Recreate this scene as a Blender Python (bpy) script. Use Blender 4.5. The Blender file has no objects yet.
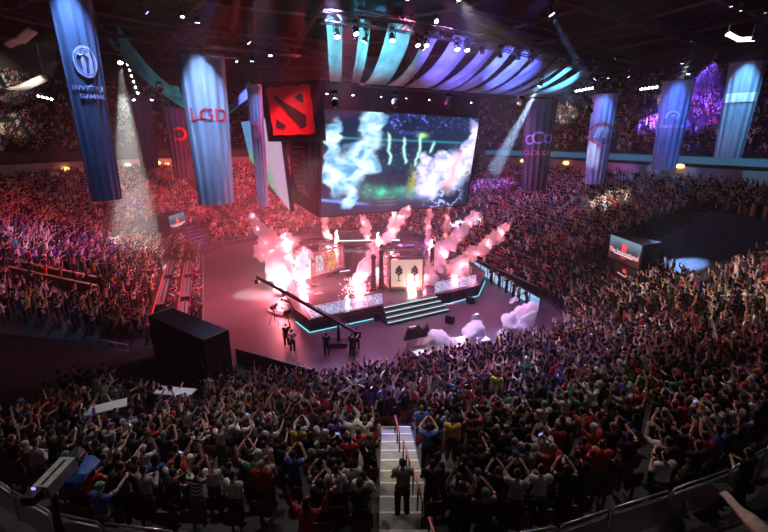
import bpy, bmesh, math, random
import numpy as np
from mathutils import Vector, Matrix, Quaternion, noise
random.seed(7); rng = np.random.default_rng(11)
SC = bpy.context.scene
COL = SC.collection
PI = math.pi
# ------------------------------------------------------------------ basic helpers
def link(o):
    COL.objects.link(o); return o
def tag(o, label=None, cat=None, group=None, kind=None):
    if label: o['label'] = label
    if cat: o['category'] = cat
    if group: o['group'] = group
    if kind: o['kind'] = kind
    return o
def empty(name, loc=(0, 0, 0), rz=0.0, parent=None):
    o = bpy.data.objects.new(name, None); o.empty_display_size = .2
    o.location = loc; o.rotation_euler = (0, 0, rz)
    if parent: o.parent = parent
    return link(o)
def copy_tree(o, parent=None):
    c = o.copy(); link(c)
    if parent: c.parent = parent
    for ch in o.children:
        copy_tree(ch, c)
    return c
def frame_of(d, up=(0, 0, 1)):
    d = Vector(d).normalized(); up = Vector(up)
    if abs(d.dot(up)) > .98: up = Vector((0, 1, 0))
    x = d.cross(up).normalized(); y = x.cross(d).normalized()
    return x, y, d
class MB:
    """collects shapes into one mesh"""
    def __init__(s): s.v = []; s.f = []; s.m = []; s.sm = []
    def add(s, vs, fs, mi=0, smooth=False):
        n = len(s.v); s.v += [tuple(p) for p in vs]
        for f in fs:
            s.f.append(tuple(i + n for i in f)); s.m.append(mi); s.sm.append(smooth)
        return s
    def box(s, c, size, rz=0.0, mi=0, M=None):
        hx, hy, hz = [q / 2 for q in size]
        M = M or Matrix.Rotation(rz, 3, 'Z'); c = Vector(c)
        vs = [c + M @ Vector((x * hx, y * hy, z * hz)) for z in (-1, 1) for y in (-1, 1) for x in (-1, 1)]
        return s.add(vs, [(0, 2, 3, 1), (4, 5, 7, 6), (0, 1, 5, 4), (2, 6, 7, 3), (0, 4, 6, 2), (1, 3, 7, 5)], mi)
    def hexa(s, bot, top, mi=0):
        vs = list(bot) + list(top)
        return s.add(vs, [(3, 2, 1, 0), (4, 5, 6, 7), (0, 1, 5, 4), (1, 2, 6, 5), (2, 3, 7, 6), (3, 0, 4, 7)], mi)
    def bar(s, p, q, w, h=None, mi=0):
        p, q = Vector(p), Vector(q); h = h or w
        x, y, d = frame_of(q - p); M = Matrix((x, y, d)).transposed()
        return s.box((p + q) / 2, (w, h, (q - p).length), M=M, mi=mi)
    def tube(s, pts, r, n=8, mi=0, caps=True, smooth=True, flat=1.0):
        pts = [Vector(p) for p in pts]; k = len(pts)
        rs = r if isinstance(r, (list, tuple)) else [r] * k
        vs = []; px = None
        for i, p in enumerate(pts):
            d = (pts[min(i + 1, k - 1)] - pts[max(i - 1, 0)])
            x, y, d = frame_of(d)
            if px is not None:
                x = (px - d * px.dot(d)).normalized(); y = d.cross(x)
            px = x
            for j in range(n):
                a = 2 * PI * j / n
                vs.append(p + (x * math.cos(a) + y * math.sin(a) * flat) * rs[i])
        fs = [(i * n + j, i * n + (j + 1) % n, (i + 1) * n + (j + 1) % n, (i + 1) * n + j) for i in range(k - 1) for j in range(n)]
        if caps:
            fs.append(tuple(reversed(range(n)))); fs.append(tuple((k - 1) * n + j for j in range(n)))
        return s.add(vs, fs, mi, smooth)
    def ball(s, c, r, n=10, m=6, mi=0):
        rx, ry, rz = r if isinstance(r, (list, tuple)) else (r, r, r); c = Vector(c)
        vs = [c + Vector((0, 0, -rz))]
        for i in range(1, m):
            t = -PI / 2 + PI * i / m
            for j in range(n):
                a = 2 * PI * j / n
                vs.append(c + Vector((rx * math.cos(t) * math.cos(a), ry * math.cos(t) * math.sin(a), rz * math.sin(t))))
        vs.append(c + Vector((0, 0, rz))); top = len(vs) - 1
        fs = [(0, 1 + (j + 1) % n, 1 + j) for j in range(n)]
        for i in range(m - 2):
            fs += [(1 + i * n + j, 1 + i * n + (j + 1) % n, 1 + (i + 1) * n + (j + 1) % n, 1 + (i + 1) * n + j) for j in range(n)]
        fs += [(1 + (m - 2) * n + j, 1 + (m - 2) * n + (j + 1) % n, top) for j in range(n)]
        return s.add(vs, fs, mi, True)
    def grid(s, f, nu, nv, mi=0, smooth=True):
        vs = [f(i / nu, j / nv) for j in range(nv + 1) for i in range(nu + 1)]
        fs = [(j * (nu + 1) + i, j * (nu + 1) + i + 1, (j + 1) * (nu + 1) + i + 1, (j + 1) * (nu + 1) + i) for j in range(nv) for i in range(nu)]
        return s.add(vs, fs, mi, smooth)
    def prism(s, poly, o, x, y, depth, mi=0):
        """polygon (2d) placed at o with axes x, y, extruded by depth along x cross y"""
        o, x, y = Vector(o), Vector(x), Vector(y); z = x.cross(y).normalized() * depth; n = len(poly)
        a = [o + x * p[0] + y * p[1] for p in poly]; b = [p + z for p in a]
        fs = [tuple(range(n, 2 * n)), tuple(reversed(range(n)))] + [(i, (i + 1) % n, n + (i + 1) % n, n + i) for i in range(n)]
        return s.add(a + b, fs, mi)
    def mesh(s, name, mats):
        me = bpy.data.meshes.new(name); me.from_pydata(s.v, [], s.f)
        for m in (mats if isinstance(mats, (list, tuple)) else [mats]): me.materials.append(m)
        me.polygons.foreach_set('material_index', s.m); me.polygons.foreach_set('use_smooth', s.sm)
        me.update(); return me
    def build(s, name, mats, parent=None, loc=None, rz=0.0):
        o = bpy.data.objects.new(name, s.mesh(name, mats))
        if parent: o.parent = parent
        if loc is not None: o.location = loc
        o.rotation_euler = (0, 0, rz)
        return link(o)
# ------------------------------------------------------------------ materials
def mat(name, col=(.5, .5, .5), rough=.7, metal=0.0, noise_amt=0.0, scale=4.0, emit=None, strength=0.0, spec=.4):
    m = bpy.data.materials.new(name); m.use_nodes = True; nt = m.node_tree; b = nt.nodes['Principled BSDF']
    b.inputs['Base Color'].default_value = (*col, 1); b.inputs['Roughness'].default_value = rough
    b.inputs['Metallic'].default_value = metal; b.inputs['Specular IOR Level'].default_value = spec
    if noise_amt:
        tc = nt.nodes.new('ShaderNodeTexCoord'); n = nt.nodes.new('ShaderNodeTexNoise'); n.inputs['Scale'].default_value = scale
        n.inputs['Detail'].default_value = 4; r = nt.nodes.new('ShaderNodeValToRGB')
        r.color_ramp.elements[0].position = .3; r.color_ramp.elements[1].position = .7
        r.color_ramp.elements[0].color = (*[c * (1 - noise_amt) for c in col], 1)
        r.color_ramp.elements[1].color = (*[min(1, c * (1 + noise_amt)) for c in col], 1)
        nt.links.new(tc.outputs['Object'], n.inputs['Vector']); nt.links.new(n.outputs['Fac'], r.inputs['Fac'])
        nt.links.new(r.outputs['Color'], b.inputs['Base Color'])
    if emit:
        b.inputs['Emission Color'].default_value = (*emit, 1); b.inputs['Emission Strength'].default_value = strength
    return m
def objcol_mat(name, rough=.8, spec=.3):
    m = mat(name, rough=rough, spec=spec); nt = m.node_tree
    oi = nt.nodes.new('ShaderNodeObjectInfo'); n = nt.nodes.new('ShaderNodeTexNoise'); n.inputs['Scale'].default_value = 9
    mx = nt.nodes.new('ShaderNodeMixRGB'); mx.blend_type = 'MULTIPLY'; mx.inputs['Fac'].default_value = .25
    tc = nt.nodes.new('ShaderNodeTexCoord'); nt.links.new(tc.outputs['Object'], n.inputs['Vector'])
    nt.links.new(oi.outputs['Color'], mx.inputs[1]); nt.links.new(n.outputs['Fac'], mx.inputs[2])
    nt.links.new(mx.outputs[0], nt.nodes['Principled BSDF'].inputs['Base Color']); return m
M = {}
M['black'] = mat('black_paint', (.012, .012, .013), .55, noise_amt=.3)
M['drape'] = mat('black_drape', (.01, .009, .01), .9, noise_amt=.3, scale=2)
M['metal'] = mat('truss_metal', (.12, .12, .13), .4, .8)
M['steel'] = mat('brushed_steel', (.42, .42, .44), .35, .9, noise_amt=.15, scale=20)
M['white'] = mat('white_paint', (.75, .75, .76), .5, noise_amt=.05)
M['concrete'] = mat('concrete', (.17, .16, .16), .85, noise_amt=.25, scale=1.2)
M['bowl'] = mat('dark_riser_concrete', (.05, .045, .045), .85, noise_amt=.3, scale=1.5)
M['wallband'] = mat('painted_wall', (.42, .36, .36), .8, noise_amt=.12, scale=.7)
M['tarp'] = mat('black_tarp', (.007, .007, .008), .9, noise_amt=.35, scale=.8)
M['roof'] = mat('roof_deck', (.06, .045, .042), .9, noise_amt=.4, scale=.25)
M['beam'] = mat('roof_beam_timber', (.16, .11, .09), .8, noise_amt=.25, scale=.6)
M['cover'] = M['tarp']
# ------------------------------------------------------------------ the arena's shape: a rounded rectangle of floor, offset outward for the seating
CX, CY = -4.0, 45.0
RT = math.radians(22); AX = Vector((-math.sin(RT), math.cos(RT), 0)); BX = Vector((math.cos(RT), math.sin(RT), 0))
HB, HA, RC = 14.5, 21.0, 8.0
def ab(a, b, z=0.0): return Vector((CX, CY, 0)) + AX * a + BX * b + Vector((0, 0, z))
def to_ab(x, y):
    d = Vector((x - CX, y - CY, 0)); return d.dot(AX), d.dot(BX)
def base_curve():
    pts = []; ca, cb = HA - RC, HB - RC
    def seg(p, q, n, nrm):
        for i in range(n):
            t = i / n; pts.append((p[0] + (q[0] - p[0]) * t, p[1] + (q[1] - p[1]) * t, nrm[0], nrm[1]))
    def arc(c, t0, n):
        for i in range(n):
            t = t0 + PI / 2 * i / n; pts.append((c[0] + RC * math.cos(t), c[1] + RC * math.sin(t), math.cos(t), math.sin(t)))
    # (a, b) plane, counter-clockwise starting on the +a end
    seg((HA, -cb), (HA, cb), 10, (1, 0)); arc((ca, cb), 0, 22)
    seg((ca, HB), (-ca, HB), 20, (0, 1)); arc((-ca, cb), PI / 2, 22)
    seg((-HA, cb), (-HA, -cb), 10, (-1, 0)); arc((-ca, -cb), PI, 22)
    seg((-ca, -HB), (ca, -HB), 20, (0, -1)); arc((ca, -cb), 1.5 * PI, 22)
    return pts
BASE = base_curve(); NB = len(BASE)
def ring(s, z):
    return [ab(a + na * s, b + nb * s, z) for a, b, na, nb in BASE]
def loft(mb, rings, closed=True, mi=0, smooth=False, flip=False):
    n = len(rings[0]); vs = [p for r in rings for p in r]
    rngj = range(n if closed else n - 1)
    fs = []
    for i in range(len(rings) - 1):
        for j in rngj:
            q = (i * n + j, i * n + (j + 1) % n, (i + 1) * n + (j + 1) % n, (i + 1) * n + j)
            fs.append(tuple(reversed(q)) if flip else q)
    return mb.add(vs, fs, mi, smooth)
def sdist(x, y):
    a, b = to_ab(x, y); qa, qb = abs(a) - (HA - RC), abs(b) - (HB - RC)
    return math.hypot(max(qa, 0), max(qb, 0)) + min(max(qa, qb), 0) - RC
TREAD, SLOPE, S_TOP = .85, .35, 28.05
def row_z(k): return TREAD * SLOPE * k          # row k occupies s in [.3 + k*TREAD, .3 + (k+1)*TREAD]
def row_s(k): return .3 + TREAD * (k + .55)
NROW = 33
D_S0, D_Z0, D_TREAD, D_RISE, D_ROWS = 30.0, 12.0, .85, .52, 26
# ------------------------------------------------------------------ setting
fl = MB(); loft(fl, [[Vector((CX, CY, 0))] * NB, ring(.3, 0)])
fmat = mat('floor_paint', (.085, .075, .082), .45, noise_amt=.22, scale=.35)
tag(fl.build('floor', fmat), 'grey arena floor around the stage', None, None, 'structure')
bw = MB(); rr = []
for k in range(NROW):
    rr += [ring(.3 + TREAD * k, row_z(k)), ring(.3 + TREAD * (k + 1), row_z(k))]
loft(bw, rr); tag(bw.build('lower_seating_slab', M['bowl']), kind='structure')
zt = row_z(NROW - 1); st = .3 + TREAD * NROW
wl = MB(); loft(wl, [ring(st, zt), ring(st, zt + 1.5), ring(st + .4, zt + 1.5), ring(st + .4, zt)])
tag(wl.build('wall_concourse', M['wallband']), kind='structure')
cc = MB(); loft(cc, [ring(st, zt), ring(st + 7, zt), ring(st + 7, D_Z0)]); tag(cc.build('floor_concourse', M['bowl']), kind='structure')
ud = MB(); rr = [ring(st + 7, D_Z0 - .9), ring(D_S0, D_Z0 - .9), ring(D_S0, D_Z0 + .4), ring(D_S0 + .25, D_Z0 + .4), ring(D_S0 + .25, D_Z0)]
for k in range(D_ROWS):
    rr += [ring(D_S0 + .25 + D_TREAD * k, D_Z0 + D_RISE * k), ring(D_S0 + .25 + D_TREAD * (k + 1), D_Z0 + D_RISE * k)]
loft(ud, rr); tag(ud.build('upper_seating_slab', M['bowl']), kind='structure')
sW = D_S0 + .25 + D_TREAD * D_ROWS; zW = D_Z0 + D_RISE * (D_ROWS - 1)
ow = MB(); loft(ow, [ring(sW, zW), ring(sW, zW + 9)]); tag(ow.build('wall_outer', M['roof']), kind='structure')
Z_ROOF = zW + 6.0
rf = MB(); loft(rf, [ring(sW, Z_ROOF - 1.5), ring(30, Z_ROOF + 1.5), ring(5, Z_ROOF + 4), [Vector((CX, CY, Z_ROOF + 5))] * NB])
tag(rf.build('ceiling', M['roof']), kind='structure')
# ------------------------------------------------------------------ camera
cam = bpy.data.cameras.new('camera'); co = link(bpy.data.objects.new('camera', cam))
cam.sensor_width = 36; cam.lens = 430 / 768 * 36; cam.clip_end = 400; cam.clip_start = .05
CZ = 14.4
co.location = (0, 0, CZ); co.rotation_euler = (PI / 2 - math.atan(127 / 430), 0, 0)
SC.camera = co
SC.view_settings.view_transform = 'Standard'; SC.view_settings.look = 'None'; SC.view_settings.gamma = 1; SC.view_settings.exposure = 0
w = bpy.data.worlds.new('world'); SC.world = w; w.use_nodes = True
w.node_tree.nodes['Background'].inputs['Color'].default_value = (.02, .012, .02, 1); w.node_tree.nodes['Background'].inputs['Strength'].default_value = .0
HAZE, PYRO = .0007, .5
# ------------------------------------------------------------------ people: proportions and poses
# arms: (right elbow, right wrist, left elbow, left wrist) offsets from the shoulders, person faces +y
POSES = {
 'arms raised clapping': (((.12, .16, .18), (-.02, .26, .42)), ((-.12, .16, .18), (.02, .26, .42)), .10),
 'clapping at chest': (((.07, .10, -.24), (-.11, .30, -.14)), ((-.07, .10, -.24), (.11, .30, -.14)), .03),
 'one fist in the air': (((.10, .06, .24), (.06, .10, .52)), ((-.10, .04, -.26), (-.06, .24, -.32)), .05),
 'both arms up wide': (((.22, .04, .16), (.26, .08, .44)), ((-.22, .04, .16), (-.26, .08, .44)), .12),
 'holding a phone up': (((.10, .22, .02), (-.08, .36, .24)), ((-.10, .22, .02), (.05, .36, .22)), .02),
 'arms hanging down': (((.06, -.02, -.28), (.06, .06, -.54)), ((-.06, -.02, -.28), (-.06, .06, -.54)), .0),
 'arms folded': (((.09, .06, -.26), (-.16, .20, -.20)), ((-.09, .06, -.26), (.17, .22, -.17)), .0),
 'hands on head': (((.27, .04, .10), (.02, .02, .30)), ((-.27, .04, .10), (-.02, .02, .30)), .0),
 'leaning forward': (((.08, .18, -.2), (.03, .42, -.22)), ((-.08, .18, -.2), (-.03, .42, -.22)), .22),
 'pointing at the stage': (((.08, .2, .05), (.05, .46, .14)), ((-.06, -.02, -.28), (-.05, .08, -.54)), .05),
}
PN = list(POSES)
def joints(pose):
    (re, rw), (le, lw), lean = POSES[pose]
    L = lambda z: Vector((0, lean * max(0, z - .9) / .6 if lean else 0, 0))
    J = {'pelvis': Vector((0, 0, .96)), 'spine': Vector((0, -.01, 1.14)) + L(1.14), 'chest': Vector((0, -.01, 1.32)) + L(1.32),
         'neck': Vector((0, -.01, 1.47)) + L(1.47), 'head': Vector((0, .02, 1.63)) + L(1.6)}
    for sd, e, wv in ((1, re, rw), (-1, le, lw)):
        sh = Vector((sd * .19, -.01, 1.41)) + L(1.41); k = 'r' if sd > 0 else 'l'
        J['sh' + k] = sh; J['el' + k] = sh + Vector(e); J['wr' + k] = sh + Vector(wv)
        d = (J['wr' + k] - J['el' + k]).normalized(); J['ha' + k] = J['wr' + k] + d * .08
        J['hip' + k] = Vector((sd * .1, 0, .92)); J['kn' + k] = Vector((sd * .115, .03, .5)); J['an' + k] = Vector((sd * .125, -.02, .09)); J['to' + k] = Vector((sd * .14, .15, .045))
    return J
# ---- light-weight body for the mass of spectators
def lite(pose, sitting=False):
    J = joints(pose); vs, fs, cl = [], [], []
    def tb(pts, rs, n, c, sx=1.0):
        b = len(vs)
        for i, p in enumerate(pts):
            d = pts[min(i + 1, len(pts) - 1)] - pts[max(i - 1, 0)]; x, y, d = frame_of(d, (0, 1, 0))
            for j in range(n):
                a = 2 * PI * j / n
                vs.append(p + (x * math.cos(a) * sx + y * math.sin(a)) * rs[i]); cl.append(c[i] if isinstance(c, list) else c)
        for i in range(len(pts) - 1):
            for j in range(n):
                fs.append((b + i * n + j, b + i * n + (j + 1) % n, b + (i + 1) * n + (j + 1) % n, b + (i + 1) * n + j))
    tb([J['pelvis'] + Vector((0, 0, -.1)), J['spine'], J['chest'], J['neck']], [.12, .115, .125, .05], 7, 1, 1.45)
    tb([J['neck'] + Vector((0, 0, -.03)), J['head'] + Vector((0, 0, -.08)), J['head'] + Vector((0, 0, .0)), J['head'] + Vector((0, -.01, .07)), J['head'] + Vector((0, -.01, .115))], [.055, .075, .1, .095, .04], 7, [0, 0, 3, 3, 3])
    # face
    b = len(vs); h = J['head']
    for x, z in ((-.06, -.09), (.06, -.09), (.07, .03), (-.07, .03)): vs.append(h + Vector((x, .1, z))); cl.append(0)
    fs.append((b + 1, b, b + 3, b + 2))
    for k in 'rl':
        tb([J['sh' + k], J['el' + k]], [.062, .05], 5, 1)
        tb([J['el' + k], J['wr' + k], J['ha' + k]], [.048, .036, .045], 5, [4, 4, 0])
        tb([J['hip' + k], J['kn' + k], J['an' + k]], [.095, .07, .055], 5, 2)
    V = np.array(vs, np.float32); T = []
    for f in fs: T += [(f[0], f[1], f[2]), (f[0], f[2], f[3])]
    return V, np.array(T, np.int32), np.array(cl, np.int32)
LITE = [lite(p) for p in PN]
SHIRTS = np.array([(.012, .012, .014), (.03, .03, .034), (.02, .024, .06), (.62, .62, .62), (.42, .42, .44), (.45, .03, .03), (.18, .18, .19), (.05, .1, .36), (.22, .08, .34), (.08, .3, .12), (.6, .4, .06), (.25, .12, .06), (.1, .25, .3), (.75, .74, .70), (.3, .02, .03)], np.float32)
SHIRT_W = np.array([36, 15, 9, 9, 5, 7, 7, 4.5, 2, 1.5, 1, 2.5, 1.5, 4, 2.5]); SHIRT_W = SHIRT_W / SHIRT_W.sum()
SKINS = np.array([(.62, .40, .29), (.55, .34, .24), (.45, .27, .18), (.68, .46, .35), (.26, .14, .09)], np.float32)
TROUS = np.array([(.015, .015, .018), (.03, .035, .06), (.05, .05, .05), (.12, .1, .08)], np.float32)
HAIRS = np.array([(.012, .009, .008), (.03, .018, .012), (.015, .012, .012), (.12, .07, .035), (.4, .3, .2)], np.float32)
def crowd_mesh(name, spots):
    """spots: (x, y, z, heading) -> one mesh of many light-weight people"""
    n = len(spots); S = np.array(spots, np.float32); which = rng.choice(len(PN), n, p=np.array([.22, .14, .11, .13, .11, .08, .06, .04, .04, .07]))
    vs, ts, cs, off = [], [], [], 0
    for pi in range(len(PN)):
        idx = np.nonzero(which == pi)[0]
        if not len(idx): continue
        V, T, C = LITE[pi]; m = len(idx); sc = rng.normal(1, .05, m).astype(np.float32).clip(.86, 1.12)
        h = S[idx, 3] + rng.normal(0, .3, m).astype(np.float32); c, s_ = np.cos(h), np.sin(h)
        mir = rng.choice([-1, 1], m).astype(np.float32)
        x = V[None, :, 0] * mir[:, None] * sc[:, None] * 1.04; y = V[None, :, 1] * sc[:, None]; z = V[None, :, 2] * sc[:, None]
        wx = x * c[:, None] - y * s_[:, None] + S[idx, 0][:, None]; wy = x * s_[:, None] + y * c[:, None] + S[idx, 1][:, None]; wz = z + S[idx, 2][:, None]
        vs.append(np.stack([wx, wy, wz], -1).reshape(-1, 3))
        ts.append((T[None] + (off + np.arange(m) * len(V))[:, None, None]).reshape(-1, 3)); off += m * len(V)
        sh = SHIRTS[rng.choice(len(SHIRTS), m, p=SHIRT_W)]; sk = SKINS[rng.choice(len(SKINS), m, p=[.35, .25, .15, .2, .05])]
        tr = TROUS[rng.integers(0, 4, m)]; ha = HAIRS[rng.choice(5, m, p=[.4, .25, .2, .1, .05])]
        capm = rng.random(m) < .12; ha = np.where(capm[:, None], SHIRTS[rng.integers(0, len(SHIRTS), m)], ha)
        slv = np.where((rng.random(m) < .3)[:, None], sh, sk)
        pal = np.stack([sk, sh, tr, ha, slv], 1); col = pal[:, C, :]
        cs.append(col.reshape(-1, 3))
    vs = np.concatenate(vs); ts = np.concatenate(ts); cs = np.concatenate(cs)
    me = bpy.data.meshes.new(name); me.vertices.add(len(vs)); me.vertices.foreach_set('co', vs.ravel())
    me.loops.add(ts.size); me.loops.foreach_set('vertex_index', ts.ravel().astype(np.int32))
    me.polygons.add(len(ts)); me.polygons.foreach_set('loop_start', np.arange(0, ts.size, 3, dtype=np.int32))
    at = me.color_attributes.new('clothing', 'FLOAT_COLOR', 'POINT')
    at.data.foreach_set('color', np.concatenate([cs, np.ones((len(cs), 1), np.float32)], 1).astype(np.float32).ravel())
    me.update(calc_edges=True); me.validate()
    return me
cm = mat('spectator_clothing', rough=.75, spec=.25); _n = cm.node_tree.nodes.new('ShaderNodeAttribute'); _n.attribute_name = 'clothing'
cm.node_tree.links.new(_n.outputs['Color'], cm.node_tree.nodes['Principled BSDF'].inputs['Base Color'])
# ---- seats along the rows
def row_points(s, step):
    P = ring(s, 0); out = []; carry = 0.0
    for i in range(NB):
        p, q = P[i], P[(i + 1) % NB]; L = (q - p).length; nrm = BASE[i]
        t = carry
        while t < L:
            u = (i + t / L)
            out.append((p.lerp(q, t / L), u)); t += step
        carry = t - L
    return out
CAMXY = Vector((0, 0))
def in_frame(x, y, z, mx=60):
    ct, st_ = math.cos(math.atan(127 / 430)), math.sin(math.atan(127 / 430)); dz = z - CZ
    d = y * ct - dz * st_; u = y * st_ + dz * ct
    if d < 2: return None
    return 384 + 430 * x / d, 266 - 430 * u / d, d
AISLES = [i for i in range(0, NB, 11)]
STAIR_X0, STAIR_X1 = -.15, 1.25
def blocked(x, y, z, a, b, s, k, u, upper):
    ui = u % 11
    P = 2 * PI
    if not upper:
        if min(ui, 11 - ui) * (1.15 + s * .09) < .75 and s < 27 and y > 24: return True
        if STAIR_X0 - .25 < x < STAIR_X1 + .08 and y < 15.6: return True
        # covered or empty blocks, black boxes and tunnels at the four corners
        if -27 < a < -12.5 and -27 < b < -12.2 and s < 11.5 and not (a < -20.6 and s > 6.0 and b > -20.5) and not (a < -20 and b > -14.5): return True
        if -24.5 < a < -12.6 and b > 19.2 and 5.3 < s < 21 and a - .0 * b > -24: 
            if not (a < -19.5 and s < 10): return True
        if 15.5 < a < 24 and -25 < b < -13.5 and s < 9: return True
        if 9.5 < a < 12.2 and b > 17 and 5 < s < 10.5: return True
        if b < -14 and k in (1, 3) and -11 < a < 9.5: return True
        if b > 14 and k in (2, 4) and -10 < a < -1: return True
        if -7.6 < a < -1.8 and b < -21 and 6.8 < s < 15 and (a > -3.9 or -6.9 < a < -4.6): return True
    return False
SPOTS = []
for k in range(NROW - 3):
    s = row_s(k)
    for p, u in row_points(s, .53):
        a, b = to_ab(p.x, p.y)
        if p.y < 5.0 or (s > 17.2 and p.y < 14): continue
        q = in_frame(p.x, p.y, row_z(k) + .9)
        if q is None or not (-190 < q[0] < 960 and q[1] < 680): continue
        if blocked(p.x, p.y, row_z(k), a, b, s, k, u, False): continue
        if rng.random() < .06: continue
        n = Vector(((ab(0, 0) - p).x, (ab(0, 0) - p).y, 0)); hd = math.atan2(-n.x, n.y)
        SPOTS.append((p.x + rng.normal(0, .06), p.y + rng.normal(0, .06), row_z(k), hd, q[2], k, u))
# crowd standing on the floor at the near end
for i in range(0):
    a = -21 + rng.random() * 2.6; b = -11 + rng.random() * 20; p = ab(a, b)
    if sdist(p.x, p.y) < -2.5 or sdist(p.x, p.y) > .2: continue
    if -20 < a and b > -2: continue
    n = ab(0, 0) - p; q = in_frame(p.x, p.y, .9); SPOTS.append((p.x, p.y, 0, math.atan2(-n.x, n.y), q[2], -1, 0))
UP = []
for k in range(D_ROWS - 1):
    s = D_S0 + .25 + D_TREAD * (k + .5); z = D_Z0 + D_RISE * k
    for p, u in row_points(s, .62):
        if p.y < 20: continue
        q = in_frame(p.x, p.y, z + .9)
        if q is None or not (-150 < q[0] < 920 and q[1] > -40): continue
        ui = u % 11
        if min(ui, 11 - ui) * (1.15 + s * .09) < .8: continue
        if rng.random() < .45: continue
        n = ab(0, 0) - p; UP.append((p.x, p.y, z, math.atan2(-n.x, n.y)))
SPOTS.sort(key=lambda t: t[4])
print('SPOTS', len(SPOTS), 'UPPER', len(UP))
# ------------------------------------------------------------------ the people nearest the stair: full figures with clothes
def remeshed(mb, name, mats, voxel=.02, smooth=2, extra=None):
    me = mb.mesh(name + '_src', mats); o = link(bpy.data.objects.new(name + '_src', me))
    r = o.modifiers.new('r', 'REMESH'); r.mode = 'VOXEL'; r.voxel_size = voxel; r.use_smooth_shade = True
    sm = o.modifiers.new('s', 'SMOOTH'); sm.iterations = smooth; sm.factor = .5
    dg = bpy.context.evaluated_depsgraph_get(); m2 = bpy.data.meshes.new_from_object(o.evaluated_get(dg)); m2.name = name
    bpy.data.objects.remove(o); bpy.data.meshes.remove(me)
    if extra is not None:
        bm = bmesh.new(); bm.from_mesh(m2); t = extra.mesh('t', mats); bm.from_mesh(t); bm.to_mesh(m2); bm.free(); bpy.data.meshes.remove(t)
    m2.materials.clear()
    for m in (mats if isinstance(mats, (list, tuple)) else [mats]): m2.materials.append(m)
    return m2
PM = {'skin': objcol_mat('skin', .55, .35), 'cloth': objcol_mat('cotton', .85, .2), 'denim': objcol_mat('trouser_cloth', .85, .2), 'hair': objcol_mat('hair', .5, .4), 'shoe': objcol_mat('shoe_leather', .5, .4), 'eye': mat('eye', (.02, .015, .012), .2)}
_st = objcol_mat('striped_cotton', .85, .2); _nt = _st.node_tree
_wv = _nt.nodes.new('ShaderNodeTexWave'); _wv.bands_direction = 'Z'; _wv.inputs['Scale'].default_value = 3.2; _tc = _nt.nodes.new('ShaderNodeTexCoord'); _nt.links.new(_tc.outputs['Object'], _wv.inputs['Vector'])
_rp = _nt.nodes.new('ShaderNodeValToRGB'); _rp.color_ramp.interpolation = 'CONSTANT'; _rp.color_ramp.elements[0].color = (.7, .7, .7, 1); _rp.color_ramp.elements[1].color = (.03, .03, .035, 1); _rp.color_ramp.elements[1].position = .5
_nt.links.new(_wv.outputs['Fac'], _rp.inputs['Fac']); _nt.links.new(_rp.outputs['Color'], _nt.nodes['Principled BSDF'].inputs['Base Color']); PM['stripe'] = _st
def hand(mb, wr, d, palm):
    """palm and five bent fingers, rooted inside the palm"""
    d = d.normalized(); x = d.cross(palm).normalized(); pm = x.cross(d).normalized()
    for i, (off, L) in enumerate(((-.033, .062), (-.011, .075), (.011, .07), (.033, .055))):
        a = wr + d * .075 + x * off; mb.tube([a, a + d * L * .55 + pm * .006, a + d * L + pm * .026], [.0105, .0095, .007], 5)
    a = wr + d * .03 - x * .035; mb.tube([a, a - x * .03 + d * .03 + pm * .012, a - x * .036 + d * .062 + pm * .022], [.013, .011, .008], 5)
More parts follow.
